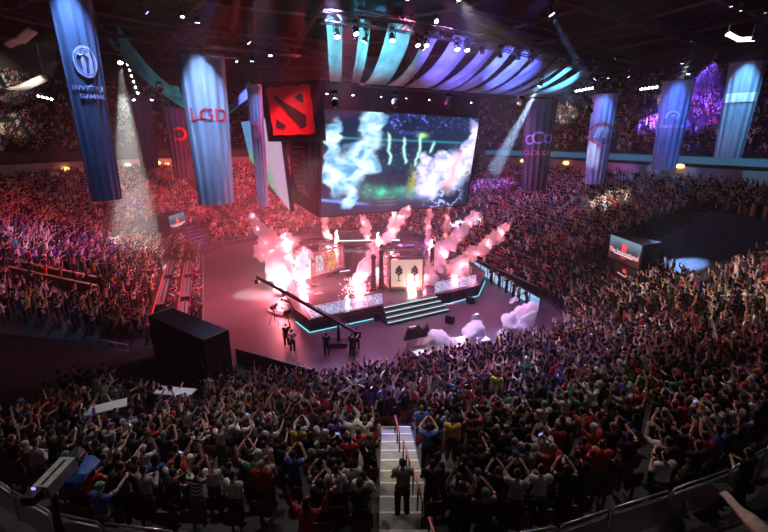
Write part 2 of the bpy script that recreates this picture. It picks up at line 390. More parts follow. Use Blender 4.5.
def hero_meshes(pose):
    J = joints(pose); out = {}
    b = MB(); t = MB(); h_ = MB(); tr = MB(); shs = {'r': MB(), 'l': MB()}; ex = MB()
    up = [J['pelvis'] + Vector((0, 0, -.06)), J['pelvis'] + Vector((0, 0, .06)), J['spine'], J['chest'], J['chest'] + Vector((0, 0, .09))]
    b.tube(up, [.145, .135, .125, .15, .11], 14, flat=.68)
    for m, e in ((t, .018), (h_, .03)):
        m.tube([J['pelvis'] + Vector((0, 0, -.1)), J['pelvis'] + Vector((0, 0, .06)), J['spine'], J['chest'], J['chest'] + Vector((0, 0, .1))], [.168 + e, .15 + e, .138 + e, .158 + e, .115 + e], 14, flat=.72)
    b.tube([J['chest'] + Vector((0, 0, .05)), J['neck'], J['head'] + Vector((0, -.02, -.06))], [.075, .056, .054], 10)
    h = J['head']; b.ball(h + Vector((0, 0, .015)), (.076, .095, .112), 14, 10); b.ball(h + Vector((0, .03, -.055)), (.055, .06, .06), 10, 8)
    b.ball(h + Vector((0, .1, -.015)), (.014, .022, .026), 8, 6); b.ball(h + Vector((0, .088, -.062)), (.026, .012, .012), 8, 6)
    for sd in (-1, 1):
        b.ball(h + Vector((sd * .079, .0, -.005)), (.014, .024, .034), 8, 6); ex.ball(h + Vector((sd * .03, .083, .018)), (.011, .008, .008), 6, 5, 1)
    for k, sd in (('r', 1), ('l', -1)):
        S, E, Wr = J['sh' + k], J['el' + k], J['wr' + k]; d = (Wr - E).normalized()
        b.tube([J['chest'] + Vector((sd * .08, 0, .06)), S, S.lerp(E, .5), E], [.075, .066, .056, .045], 10); b.tube([E, E.lerp(Wr, .3), Wr], [.045, .046, .031], 10)
        palm = Vector((-sd * .8, .3, 0)); x = d.cross(palm).normalized()
        b.ball(Wr + d * .045, .042, 8, 6) if False else b.tube([Wr, Wr + d * .04, Wr + d * .085], [.033, .043, .04], 10, flat=.62)
        hand(ex, Wr, d, palm)
        for m, e in ((t, .02), (h_, .026)):
            m.tube([J['chest'] + Vector((sd * .08, 0, .06)), S], [.1 + e * .6, .08 + e], 10); m.ball(S, .082 + e, 10, 8)
        t.tube([S, S.lerp(E, .75)], [.096, .08], 10); h_.tube([S, E, E.lerp(Wr, .93)], [.092, .074, .056], 10); h_.ball(E, .07, 8, 6)
        b.tube([J['hip' + k] + Vector((0, 0, .03)), J['hip' + k].lerp(J['kn' + k], .45), J['kn' + k]], [.1, .085, .06], 10); b.tube([J['kn' + k], J['kn' + k].lerp(J['an' + k], .3) + Vector((0, -.02, 0)), J['an' + k]], [.06, .06, .042], 10)
        b.tube([J['an' + k] + Vector((0, -.03, -.03)), J['to' + k]], [.045, .035], 8)
        tr.tube([J['hip' + k] + Vector((-sd * .02, 0, .06)), J['hip' + k].lerp(J['kn' + k], .45), J['kn' + k], J['an' + k] + Vector((0, 0, .0))], [.122, .106, .083, .075], 12)
        shs[k].tube([J['an' + k] + Vector((0, -.05, -.045)), J['an' + k].lerp(J['to' + k], .5) + Vector((0, 0, -.015)), J['to' + k] + Vector((0, .02, 0))], [.048, .052, .042], 10)
    tr.tube([J['pelvis'] + Vector((0, 0, -.08)), J['pelvis'] + Vector((0, 0, .07))], [.165, .15], 14, flat=.75)
    h_.tube([J['neck'] + Vector((0, -.05, -.03)), J['neck'] + Vector((0, -.075, -.1))], [.075, .1], 10)   # lowered hood
    return {'body': remeshed(b, 'person_body', [PM['skin'], PM['eye']], .021, 2, ex), 'tee': remeshed(t, 'tee', PM['cloth'], .022, 3), 'hoodie': remeshed(h_, 'hoodie', PM['cloth'], .022, 3),
            'trousers': remeshed(tr, 'trousers', PM['denim'], .024, 2), 'shoe_r': remeshed(shs['r'], 'shoe', PM['shoe'], .02, 1), 'shoe_l': remeshed(shs['l'], 'shoe', PM['shoe'], .02, 1), 'head': J['head'], 'J': J}
HM = {p: hero_meshes(p) for p in PN}
def hair_meshes():
    out = {}
    a = MB(); a.ball((0, -.018, .035), (.086, .1, .105), 14, 10); a.ball((0, -.045, -.02), (.08, .065, .08), 12, 8); out['short hair'] = remeshed(a, 'short_hair', PM['hair'], .017, 2)
    a = MB(); a.ball((0, -.018, .035), (.09, .104, .108), 14, 10); a.tube([(0, -.05, .02), (0, -.09, -.1), (0, -.1, -.25)], [.085, .1, .075], 12, flat=.6); out['long hair'] = remeshed(a, 'long_hair', PM['hair'], .018, 2)
    a = MB(); a.ball((0, -.01, .04), (.092, .108, .1), 14, 10); a.tube([(0, .06, .035), (0, .17, .02)], [.075, .06], 12, flat=.18); a.ball((0, -.05, -.01), (.08, .06, .05), 10, 8); out['cap'] = remeshed(a, 'baseball_cap', PM['hair'], .017, 1)
    a = MB(); a.ball((0, -.012, .045), (.094, .108, .112), 14, 10); a.tube([(0, -.012, .0), (0, -.012, .045)], [.1, .1], 14, flat=.98); out['beanie'] = remeshed(a, 'beanie', PM['hair'], .017, 1)
    return out
HAIR = hair_meshes()
CN = ['black', 'charcoal', 'navy', 'white', 'pale grey', 'red', 'grey', 'blue', 'purple', 'green', 'yellow', 'brown', 'teal', 'cream', 'maroon']
POSE_SHORT = {'arms raised clapping': 'hands clapping overhead', 'clapping at chest': 'clapping', 'one fist in the air': 'one fist up', 'both arms up wide': 'both arms up', 'holding a phone up': 'hands held forward', 'arms hanging down': 'arms down', 'arms folded': 'arms folded', 'hands on head': 'hands on head', 'leaning forward': 'leaning forward', 'pointing at the stage': 'one arm forward'}
ORD = ['zeroth', 'first', 'second', 'third', 'fourth', 'fifth', 'sixth', 'seventh', 'eighth', 'ninth', 'tenth', 'eleventh', 'twelfth', 'thirteenth', 'fourteenth', 'fifteenth', 'sixteenth', 'seventeenth', 'eighteenth', 'nineteenth', 'twentieth', 'twenty-first', 'twenty-second', 'twenty-third', 'twenty-fourth', 'twenty-fifth', 'twenty-sixth', 'twenty-seventh', 'twenty-eighth', 'twenty-ninth', 'thirtieth', 'thirty-first', 'thirty-second', 'thirty-third', 'thirty-fourth', 'thirty-fifth']
def person(x, y, z, hd, pose, top, ci, hair, hi, label, group='spectators standing in the nearest rows', skin=0, trouser=0, stripe=False, scale=1.0, haircol=None, rgb=None):
    p = empty('person', (x, y, z), hd); p.scale = (scale, scale, scale)
    tag(p, label, 'person', group); H = HM[pose]
    def ch(name, me, col, loc=None, m=None):
        o = bpy.data.objects.new(name, me); o.color = (*[float(q) for q in col], 1); o.parent = p; link(o)
        if loc is not None: o.location = loc
        if m: o.material_slots[0].link = 'OBJECT'; o.material_slots[0].material = m
        return o
    ch('body', H['body'], SKINS[skin]); ch('hoodie' if top == 'hoodie' else 'shirt', H['hoodie' if top == 'hoodie' else 'tee'], rgb if rgb is not None else SHIRTS[ci], m=PM['stripe'] if stripe else None)
    ch('trousers', H['trousers'], TROUS[trouser]); [ch('shoe', H[q], (.03, .03, .03) if trouser else (.3, .3, .3)) for q in ('shoe_r', 'shoe_l')]
    ch({'cap': 'cap', 'beanie': 'beanie'}.get(hair, 'hair'), HAIR[hair], haircol if haircol is not None else HAIRS[hi], H['head'])
    return p
RAIL_S = 16.95
N_HERO = 282
ROWTOP = 18
def px_ground(px, py, off):
    """a point on the near stand, 'off' above the rake, met by the line of sight"""
    th = math.atan(127 / 430); xx, yy = (px - 384) / 430, (py - 266) / 430
    r = Vector((xx, math.cos(th) - math.sin(th) * yy, -(math.sin(th) + math.cos(th) * yy))); t = 3.0
    while t < 150:
        q = Vector((0, 0, CZ)) + r * t
        if q.z <= max(0, SLOPE * (sdist(q.x, q.y) - .3)) + off: break
        t += .04
    return q
NOTABLE = [  # torso pixel, what they wear, pose, label
 ((452, 432), dict(pose='arms hanging down', top='T-shirt', ci=10, hair='short hair', hi=0), 'person in a bright yellow T-shirt, arms down, just beyond the stair handrail'),
 ((600, 462), dict(pose='clapping at chest', top='hoodie', ci=5, hair='short hair', hi=0), 'person in a large plain red hoodie seen from behind, below the rail'),
 ((196, 490), dict(pose='arms raised clapping', top='T-shirt', ci=3, hair='short hair', hi=0, stripe=True), 'person in a black and white striped T-shirt, arms raised clapping'),
 ((198, 446), dict(pose='holding a phone up', top='hoodie', ci=6, hair='short hair', hi=0, stripe=True), 'person in a striped long-sleeved top with both hands held forward'),
 ((234, 492), dict(pose='arms hanging down', top='T-shirt', ci=3, hair='short hair', hi=0), 'person in a plain white shirt, arms down, two places from the striped shirt'),
 ((220, 440), dict(pose='one fist in the air', top='hoodie', ci=13, hair='short hair', hi=1), 'person in a cream long-sleeved top raising a fist near the white table'),
 ((336, 487), dict(pose='clapping at chest', top='T-shirt', ci=3, hair='short hair', hi=0), 'person in a white T-shirt clapping, beside a man in royal blue'),
 ((294, 470), dict(pose='holding a phone up', top='T-shirt', ci=7, hair='short hair', hi=0), 'person in a royal blue T-shirt holding both hands forward below the rail'),
 ((299, 440), dict(pose='arms hanging down', top='T-shirt', ci=10, hair='short hair', hi=1), 'person in a dull yellow jersey, arms down, back turned'),
 ((262, 482), dict(pose='clapping at chest', top='hoodie', ci=14, hair='beanie', hi=4), 'person in a maroon hoodie and pale beanie, clapping'),
 ((145, 487), dict(pose='clapping at chest', top='hoodie', ci=4, hair='short hair', hi=0), 'person in a pale grey hooded top, clapping, in the dark end of the stand'),
 ((118, 490), dict(pose='leaning forward', top='hoodie', ci=1, hair='short hair', hi=0), 'person in a charcoal hooded top leaning forward in the dark end'),
 ((38, 458), dict(pose='arms folded', top='hoodie', ci=4, hair='beanie', hi=2), 'person in a pale grey hooded top, arms folded, beyond the camera crane'),
 ((432, 482), dict(pose='clapping at chest', top='T-shirt', ci=0, hair='short hair', hi=0), 'person in a black T-shirt with a hand by the stair handrail'),
 ((428, 440), dict(pose='holding a phone up', top='T-shirt', ci=7, hair='short hair', hi=0), 'person in a blue T-shirt, hands held forward, between the handrail and yellow T-shirt'),
 ((642, 405), dict(pose='both arms up wide', top='T-shirt', ci=5, hair='short hair', hi=0), 'person in a red T-shirt with both arms stretched up above the crowd'),
 ((594, 402), dict(pose='leaning forward', top='T-shirt', ci=3, hair='short hair', hi=0), 'person in a bright white T-shirt leaning forward in the middle rows'),
 ((645, 385), dict(pose='clapping at chest', top='hoodie', ci=9, hair='short hair', hi=0), 'person in a green long-sleeved top behind raised red arms'),
 ((497, 384), dict(pose='arms hanging down', top='T-shirt', ci=10, hair='short hair', hi=0, rgb=(.5, .75, .05)), 'person in a lime-yellow steward vest seen from behind'),
 ((516, 492), dict(pose='holding a phone up', top='T-shirt', ci=4, hair='short hair', hi=0), 'person in a pale grey T-shirt below the rail, hands held forward'),
 ((540, 488), dict(pose='clapping at chest', top='T-shirt', ci=3, hair='short hair', hi=0), 'person in a white T-shirt clapping right below the curved rail'),
 ((360, 500), dict(pose='arms hanging down', top='T-shirt', ci=1, hair='short hair', hi=1), 'person in a charcoal T-shirt standing at the stair edge, arms down'),
 ((628, 455), dict(pose='one arm', top='T-shirt', ci=0, hair='short hair', hi=0), 'person in a black T-shirt next to the large red hoodie, one arm forward'),
]
def rail_y(x):
    R_ = [(-14, 11.6), (-11, 9.6), (-9.2, 8.6), (-7.69, 7.89), (-6.3, 7.55), (-4.5, 7.25), (-2.4, 6.85), (-.6, 6.7), (1.6, 6.6), (3.5, 6.75), (4.7, 7.1), (6.23, 7.55), (7.97, 8.14), (9.4, 8.85), (11.2, 10.0), (13.5, 11.8)]
    for (x0, y0), (x1, y1) in zip(R_, R_[1:]):
        if x0 <= x <= x1: return y0 + (y1 - y0) * (x - x0) / (x1 - x0)
    return 0
heroes = [list(s) + [None] for s in SPOTS if s[5] <= 19 and s[1] > rail_y(s[0]) + .55 and (lambda q: q and -6 < q[0] < 774 and q[1] < 545)(in_frame(s[0], s[1], s[2] + 1.3))]
SPOTS = [s for s in SPOTS if s[1] > rail_y(s[0]) + .55]
heroes = heroes[:N_HERO]; rest = SPOTS[:]; hs = set(id(0) for _ in ()); keyset = {(h[0], h[1]) for h in heroes}
for (px, py), kw, lb in NOTABLE:
    g = px_ground(px, py, 1.15); best = min((s for s in SPOTS), key=lambda s: (s[0] - g.x) ** 2 + (s[1] - g.y) ** 2)
    if kw['pose'] == 'one arm': kw['pose'] = 'pointing at the stage'
    near = {(s[0], s[1]) for s in SPOTS if (s[0] - g.x) ** 2 + (s[1] - g.y) ** 2 < .2}
    heroes = [h for h in heroes if (h[0], h[1]) not in near]; SPOTS = [s for s in SPOTS if (s[0], s[1]) not in near]
    hd_ = best[3]; heroes.append([g.x, g.y, max(0, SLOPE * (sdist(g.x, g.y) - .3)), hd_, best[4], best[5], best[6], (kw, lb)]); keyset.add((g.x, g.y))
front = set()
for h in heroes:
    if h[7] is None: continue
    d = Vector((-h[0], -h[1])).normalized()
    for s in SPOTS:
        v = Vector((s[0] - h[0], s[1] - h[1])); al = v.dot(d); la = abs(v.x * d.y - v.y * d.x)
        if (s[0], s[1]) != (h[0], h[1]) and -.25 < al < 2.0 and la < .34: front.add((s[0], s[1]))
heroes = [h for h in heroes if h[7] is not None or (h[0], h[1]) not in front]
SPOTS = [s for s in SPOTS if (s[0], s[1]) not in front or any(h[7] and h[0] == s[0] and h[1] == s[1] for h in heroes)]
rest = [s for s in SPOTS if (s[0], s[1]) not in keyset]
rows = {}
for h in heroes: rows.setdefault(h[5], []).append(h)
phones = []
for k, hl in rows.items():
    for side in (0, 1):
        L = sorted([h for h in hl if (h[0] > .5) == bool(side)], key=lambda h: abs(h[0] - .5))
        for i, h in enumerate(L):
            x, y, z, hd, dep, kk, u, note = h
            hd2 = math.atan2(-(1.5 - x), 36 - y) * .75 + random.gauss(0, .16)
            skin = random.choices(range(5), [35, 25, 15, 20, 5])[0]; sc = random.gauss(1, .045)
            if note:
                kw, lb = note; kw = dict(kw); person(x, y, z, hd2, label=lb, skin=skin, trouser=random.randrange(4), scale=1.0, **kw); continue
            pose = random.choices(PN, [11, 17, 8, 7, 19, 20, 6, 3, 6, 6])[0]; ci = random.choices(range(15), SHIRT_W)[0]; top = random.choices(['T-shirt', 'hoodie'], [7, 3])[0]
            hair = random.choices(['short hair', 'long hair', 'cap', 'beanie'], [64, 16, 15, 5])[0]; hi = random.choices(range(5), [40, 25, 20, 10, 5])[0]
            hc = None
            if hair in ('cap', 'beanie'): hc = SHIRTS[random.randrange(15)]
            head = {'cap': 'capped person', 'beanie': 'person', 'long hair': 'long-haired person', 'short hair': 'person'}[hair]
            rowname = ORD[19 - k + 1] if k <= 19 else 'first'
            lb = f"{head} in {CN[ci].replace(' ', '-')} {top}, {POSE_SHORT[pose]}, {rowname} row below rail, {ORD[min(i + 1, 35)]} from stairs {'tarp-side' if side else 'box-side'}"
            p = person(x, y, z, hd2, pose, top, ci, hair, hi, lb, skin=skin, trouser=random.randrange(4), scale=max(.88, min(1.1, sc)), haircol=hc)
            if pose == 'holding a phone up' and random.random() < .16: phones.append((p, HM[pose]['J'], lb))
print('heroes', len(heroes), 'phones', len(phones), 'max depth', max(h[4] for h in heroes), {k: len(v) for k, v in rows.items()})
# a man on the stairs, seen from behind, grey T-shirt and dark cap
_g = px_ground(402, 518, 0); person(_g.x, _g.y, _g.z + .06, .12, 'clapping at chest', 'T-shirt', 4, 'cap', 0, 'person in grey T-shirt and dark cap standing on the stair treads', skin=1, trouser=0, haircol=(.03, .03, .035), rgb=(.36, .35, .32))
# phones held up by some of them
pm_b = mat('phone_case', (.02, .02, .022), .4); pm_s = mat('phone_screen', (.02, .02, .03), .2, emit=(.35, .5, 1), strength=.9)
for n_, (p, J, lb) in enumerate(phones[:12]):
    mid = (J['har'] + J['hal']) / 2 + Vector((0, .05, .05)); R_ = Matrix.Rotation(p.rotation_euler.z, 4, 'Z')
    loc = Vector(p.location) + (R_ @ (mid * p.scale.x))
    ph = empty('phone', loc, p.rotation_euler.z); m = MB(); m.box((0, 0, 0), (.15, .009, .075)); m.build('phone_body', pm_b, ph)
    m = MB(); m.box((0, -.0055, 0), (.138, .002, .066)); m.build('phone_screen', pm_s, ph)
    wds = lb.split(', '); who = wds[0].replace('capped ', '').replace('long-haired ', '').replace('person in ', '')
    tag(ph, f"lit phone of {who}, {wds[2]}, {wds[3]}", 'phone', 'phones held up in the crowd')
cr = bpy.data.objects.new('crowd', crowd_mesh('crowd', [s[:4] for s in rest] + UP)); cr.data.materials.append(cm); link(cr)
tag(cr, 'mass of cheering spectators filling the far stands and upper tier', 'crowd', None, 'stuff')

# ------------------------------------------------------------------ folding seats behind the standing people
seat_m = mat('seat_plastic', (.11, .01, .013), .5, noise_amt=.2)
def seat_spot(h): return (h[0] + math.sin(h[3]) * .30, h[1] - math.cos(h[3]) * .30, h[2], h[3])
hs_ = sorted([h for h in heroes], key=lambda h: h[4])[:110]
proto = None
for h in hs_:
    x, y, z, hd = seat_spot(h)
    if proto is None:
        proto = o = empty('folding_chair', (x, y, z), hd); tag(o, 'dark red folding chair tipped up behind a standing person', 'chair', 'red folding seats in the nearest rows')
        MB().grid(lambda u, v: Vector(((u - .5) * .46, -.02 - .03 * math.cos((u - .5) * PI) - .05 * v, .42 + .42 * v)), 6, 3).grid(lambda u, v: Vector(((u - .5) * .46, .02 - .03 * math.cos((u - .5) * PI) - .05 * v, .42 + .42 * v)), 6, 3).build('backrest', seat_m, o)
        MB().box((0, .06, .56), (.42, .05, .38)).build('seat', seat_m, o); MB().box((0, .0, .2), (.06, .06, .4)).build('leg', M['metal'], o)
    else:
        o = copy_tree(proto); o.location = (x, y, z); o.rotation_euler.z = hd
others = [seat_spot(s) for s in SPOTS if (s[0], s[1]) not in {(h[0], h[1]) for h in hs_} and s[5] >= 0 and s[4] < 48]
SV = np.array([(-.23, 0, .38), (.23, 0, .38), (.23, -.05, .84), (-.23, -.05, .84), (-.23, .05, .38), (.23, .05, .38), (.23, 0, .84), (-.23, 0, .84)], np.float32); SF = np.array([(0, 1, 2, 3), (5, 4, 7, 6), (1, 5, 6, 2), (4, 0, 3, 7), (3, 2, 6, 7)], np.int32)
A_ = np.array(others, np.float32); c_, s_ = np.cos(A_[:, 3])[:, None], np.sin(A_[:, 3])[:, None]
vv = np.stack([SV[None, :, 0] * c_ - SV[None, :, 1] * s_ + A_[:, :1], SV[None, :, 0] * s_ + SV[None, :, 1] * c_ + A_[:, 1:2], SV[None, :, 2] + A_[:, 2:3]], -1).reshape(-1, 3)
ff = (SF[None] + (np.arange(len(A_)) * 8)[:, None, None]).reshape(-1, 4)
me = bpy.data.meshes.new('distant_seating'); me.vertices.add(len(vv)); me.vertices.foreach_set('co', vv.astype(np.float32).ravel()); me.loops.add(ff.size); me.loops.foreach_set('vertex_index', ff.ravel().astype(np.int32)); me.polygons.add(len(ff)); me.polygons.foreach_set('loop_start', np.arange(0, ff.size, 4, dtype=np.int32)); me.update(calc_edges=True); me.materials.append(seat_m)
tag(link(bpy.data.objects.new('distant_seating', me)), 'mass of dark red tip-up seats among the distant spectators', 'seating', None, 'stuff')
# ------------------------------------------------------------------ measuring helpers: where a sight line meets a height or a distance
_th = math.atan(127 / 430); _c, _s = math.cos(_th), math.sin(_th)
def ray(px, py):
    x, y = (px - 384) / 430, (py - 266) / 430; return Vector((x, _c - _s * y, -(_s + _c * y)))
def at(px, py, t): return Vector((0, 0, CZ)) + ray(px, py) * t
def atz(px, py, z):
    r = ray(px, py); return Vector((0, 0, CZ)) + r * ((z - CZ) / r.z)
def emat(name, col, s): return mat(name, (.02, .02, .02), .4, emit=col, strength=s)
def curve_text(txt, size, weight=0.0, font_scale=1.0):
    c = bpy.data.curves.new('t', 'FONT'); c.body = txt; c.size = size; c.align_x = 'CENTER'; c.align_y = 'CENTER'; c.extrude = .012; c.offset = weight
    o = link(bpy.data.objects.new('t', c)); dg = bpy.context.evaluated_depsgraph_get(); me = bpy.data.meshes.new_from_object(o.evaluated_get(dg))
    bpy.data.objects.remove(o); V = [tuple(v.co) for v in me.vertices]; Fc = [tuple(p.vertices) for p in me.polygons]; bpy.data.meshes.remove(me); return V, Fc
def attr_emit_mat(name, strength):
    m = bpy.data.materials.new(name); m.use_nodes = True; nt = m.node_tree; b = nt.nodes['Principled BSDF']; b.inputs['Base Color'].default_value = (.02, .02, .02, 1); b.inputs['Roughness'].default_value = .35
    a = nt.nodes.new('ShaderNodeAttribute'); a.attribute_name = 'picture'; nt.links.new(a.outputs['Color'], b.inputs['Emission Color']); b.inputs['Emission Strength'].default_value = strength; return m
def fbm(u, v, seed, n=4):
    t = 0.0; a = .5; f = 1.0
    for i in range(n): t += a * noise.noise(Vector((u * f + seed, v * f - seed, seed * .37))); a *= .5; f *= 2.1
    return t
def picture_mesh(name, corner, paint, nu, nv, m, parent):
    """a lit display: corner(u, v) -> point, paint(u, v) -> colour shown at that place of the display"""
    g = MB().grid(corner, nu, nv); o = g.build(name, m, parent); at_ = o.data.color_attributes.new('picture', 'FLOAT_COLOR', 'POINT'); d = []
    for j in range(nv + 1):
        for i in range(nu + 1): d += [*[max(0, c) for c in paint(i / nu, j / nv)], 1]
    at_.data.foreach_set('color', d); return o
def bil(c, u, v): return c[0].lerp(c[1], u).lerp(c[3].lerp(c[2], u), v)     # tl, tr, br, bl
def mixc(a, b, t): t = max(0, min(1, t)); return tuple(x + (y - x) * t for x, y in zip(a, b))
def sstep(a, b, x):
    t = max(0, min(1, (x - a) / (b - a))); return t * t * (3 - 2 * t)
# ------------------------------------------------------------------ stage
ZS = 1.1
stage = empty('stage', (1.0, 45, 0)); tag(stage, 'large dark many-sided stage with lit base edge in the middle of the floor', 'stage')
SP = [Vector(p) for p in ((-5.7, 30.45, 0), (-.1, 33.55, 0), (4.35, 36.0, 0), (6.0, 36.6, 0), (9.0, 38.6, 0), (10.6, 43, 0), (8.5, 54, 0), (2, 59.5, 0), (-6, 59.5, 0), (-12.5, 52, 0), (-11.2, 42, 0), (-7.2, 32.5, 0))]
def relp(o, mb, name, m, **k):
    off = o.location; mb.v = [(v[0] - off.x, v[1] - off.y, v[2] - off.z) for v in mb.v]; return mb.build(name, m, o)
M['sp'] = mat('skirt_panel', (.07, .045, .05), .4); M['rg'] = mat('roof_glass', (.25, .22, .35), .2); M['mg'] = emat('monitor_glow', (.8, .85, 1), 2); M['gt'] = mat('grey_trim', (.18, .18, .19), .4); M['wd'] = attr_emit_mat('wall_display', .9)
skirt_m = mat('stage_skirt', (.035, .03, .035), .5, noise_amt=.3, scale=1.5)
deck_m = mat('stage_deck', (.10, .085, .095), .22, noise_amt=.35, scale=.5)
n = len(SP); b = MB(); b.add([p + Vector((0, 0, z)) for z in (.06, ZS - .06) for p in SP], [(i, (i + 1) % n, n + (i + 1) % n, n + i) for i in range(n)])
relp(stage, b, 'skirt', skirt_m)
b = MB(); b.prism([(p.x, p.y) for p in SP], (0, 0, ZS - .06), (1, 0, 0), (0, 1, 0), .06); relp(stage, b, 'deck', deck_m)
for i in (0, 2, 3, 4, 11):
    b = MB(); p, q = SP[i], SP[(i + 1) % n]; o_ = Vector((q.y - p.y, p.x - q.x, 0)).normalized() * .05; b.bar(p + o_ + Vector((0, 0, .08)), q + o_ + Vector((0, 0, .06)), .05, .06)
    relp(stage, b, 'base_light_strip', emat('cyan_led', (.2, .8, 1), 1.3))['label'] = 'cyan light strip along the base'
for i in (0, 2, 3, 11, 4):
    p, q = SP[i], SP[(i + 1) % n]; L = (q - p).length; o_ = Vector((q.y - p.y, p.x - q.x, 0)).normalized() * .03
    for j in range(int(L // 1.6)):
        a0 = p.lerp(q, (j * 1.6 + .15) / L); a1 = p.lerp(q, (j * 1.6 + 1.5) / L); b = MB(); b.bar(a0 + o_ + Vector((0, 0, .58)), a1 + o_ + Vector((0, 0, .58)), .06, .68); relp(stage, b, 'skirt_panel', M['sp'])
# the lit floor strip along the front: blue-white cracks on the walking surface of the stage
def ledfloor(u, v):
    t = abs(fbm(u * 22, v * 3.2, 3.1)); w_ = abs(fbm(u * 9, v * 2, 8.7)); k = sstep(.22, .02, t) * .8 + .25 * sstep(.3, 0, w_)
    return mixc((.05, .06, .28), (.65, .72, 1.0), k)
LF = [Vector((-6.6, 33.0, ZS + .012)), Vector((-.2, 36.4, ZS + .012)), Vector((-.1, 33.9, ZS + .012)), Vector((-5.6, 30.8, ZS + .012))]
lfm = attr_emit_mat('floor_display', .8)
def lfc(c): return lambda u, v: bil(c, u, v) - stage.location
picture_mesh('floor_display', lfc(LF), ledfloor, 90, 24, lfm, stage)
LF2 = [Vector((4.9, 39.5, ZS + .012)), Vector((9.4, 41.8, ZS + .012)), Vector((8.8, 38.9, ZS + .012)), Vector((4.6, 36.5, ZS + .012))]
picture_mesh('floor_display', lfc(LF2), ledfloor, 50, 24, lfm, stage)
pond = MB(); pond.prism([(-4.9, 41.5), (-1.6, 43.2), (-.6, 49), (-4.8, 51.5), (-8.4, 48)], (0, 0, ZS), (1, 0, 0), (0, 1, 0), .02); relp(stage, pond, 'sunken_deck', mat('mirror_deck', (.03, .02, .03), .08, .4))
for (x0, y0, x1, y1) in ((-2.4, 44.8, -1.6, 45.3), (-2.8, 46.3, -1.6, 46.9), (-4.6, 42.8, -3.6, 43.3)):
    b = MB(); b.bar((x0, y0, ZS + .05), (x1, y1, ZS + .05), .16, .05); relp(stage, b, 'deck_light', emat('white_led', (.7, .8, 1), 1.5))
# back of the stage: a raised rear riser with a curved facade
rz_ = MB(); rz_.prism([(-6, 54), (2, 54.4), (2.2, 58.6), (-6, 58.6)], (0, 0, ZS), (1, 0, 0), (0, 1, 0), .8); relp(stage, rz_, 'rear_riser', skirt_m)
b = MB(); b.bar((-6, 53.95, ZS + .75), (2, 54.35, ZS + .75), .08, .12); relp(stage, b, 'riser_light_strip', emat('pale_blue_led', (.45, .75, 1), 2.0))
# front steps
steps = empty('front_steps', (2.1, 34.2, 0)); tag(steps, 'wide front stair of the stage with pale lit step edges', 'steps')
d_ = (SP[2] - SP[1]).normalized(); nn = Vector((d_.y, -d_.x, 0)); tread_m = mat('step_paint', (.12, .10, .11), .5); edge_m = emat('step_edge_led', (.5, .95, .9), 1.0)
for k in range(4):
    o0 = SP[1] + nn * (1.7 - k * .42) - d_ * (.5 - .12 * k); o1 = SP[2] + nn * (1.7 - k * .42) + d_ * (.5 - .12 * k); z = .27 * (k + 1)
    b = MB(); b.hexa([o0 - nn * 1.65 * 0 - nn * (1.7 - k * .42), o0, o1, o1 - nn * (1.7 - k * .42)], [o0 - nn * (1.7 - k * .42) + Vector((0, 0, z)), o0 + Vector((0, 0, z)), o1 + Vector((0, 0, z)), o1 - nn * (1.7 - k * .42) + Vector((0, 0, z))])
    so = relp(steps, b, 'step', tread_m); b = MB(); b.bar(o0 + nn * .015 + Vector((0, 0, z - .04)), o1 + nn * .015 + Vector((0, 0, z - .04)), .06, .06)
    off = steps.location; b.v = [(v[0] - off.x, v[1] - off.y, v[2] - off.z) for v in b.v]; b.build('lit_edge', edge_m, so)
# small side stair
ss = empty('side_steps', (-8.6, 34.6, 0)); tag(ss, 'short stair with five white treads on the flank of the stage', 'steps')
for k in range(5):
    b = MB(); b.box((-9.3 + k * .34, 34.4 + k * .42, .11 + .21 * k), (1.9, .44, .07), rz=-.68); relp(ss, b, 'tread', M['white'])
for sg in (-1, 1):
    b = MB(); v0 = Vector((-9.3, 34.4, .06)); sd = Vector((math.cos(-.68), math.sin(-.68), 0)) * sg * .95; b.bar(v0 + sd, v0 + sd + Vector((1.5, 1.9, .95)), .05, .14); relp(ss, b, 'stringer', M['black'])
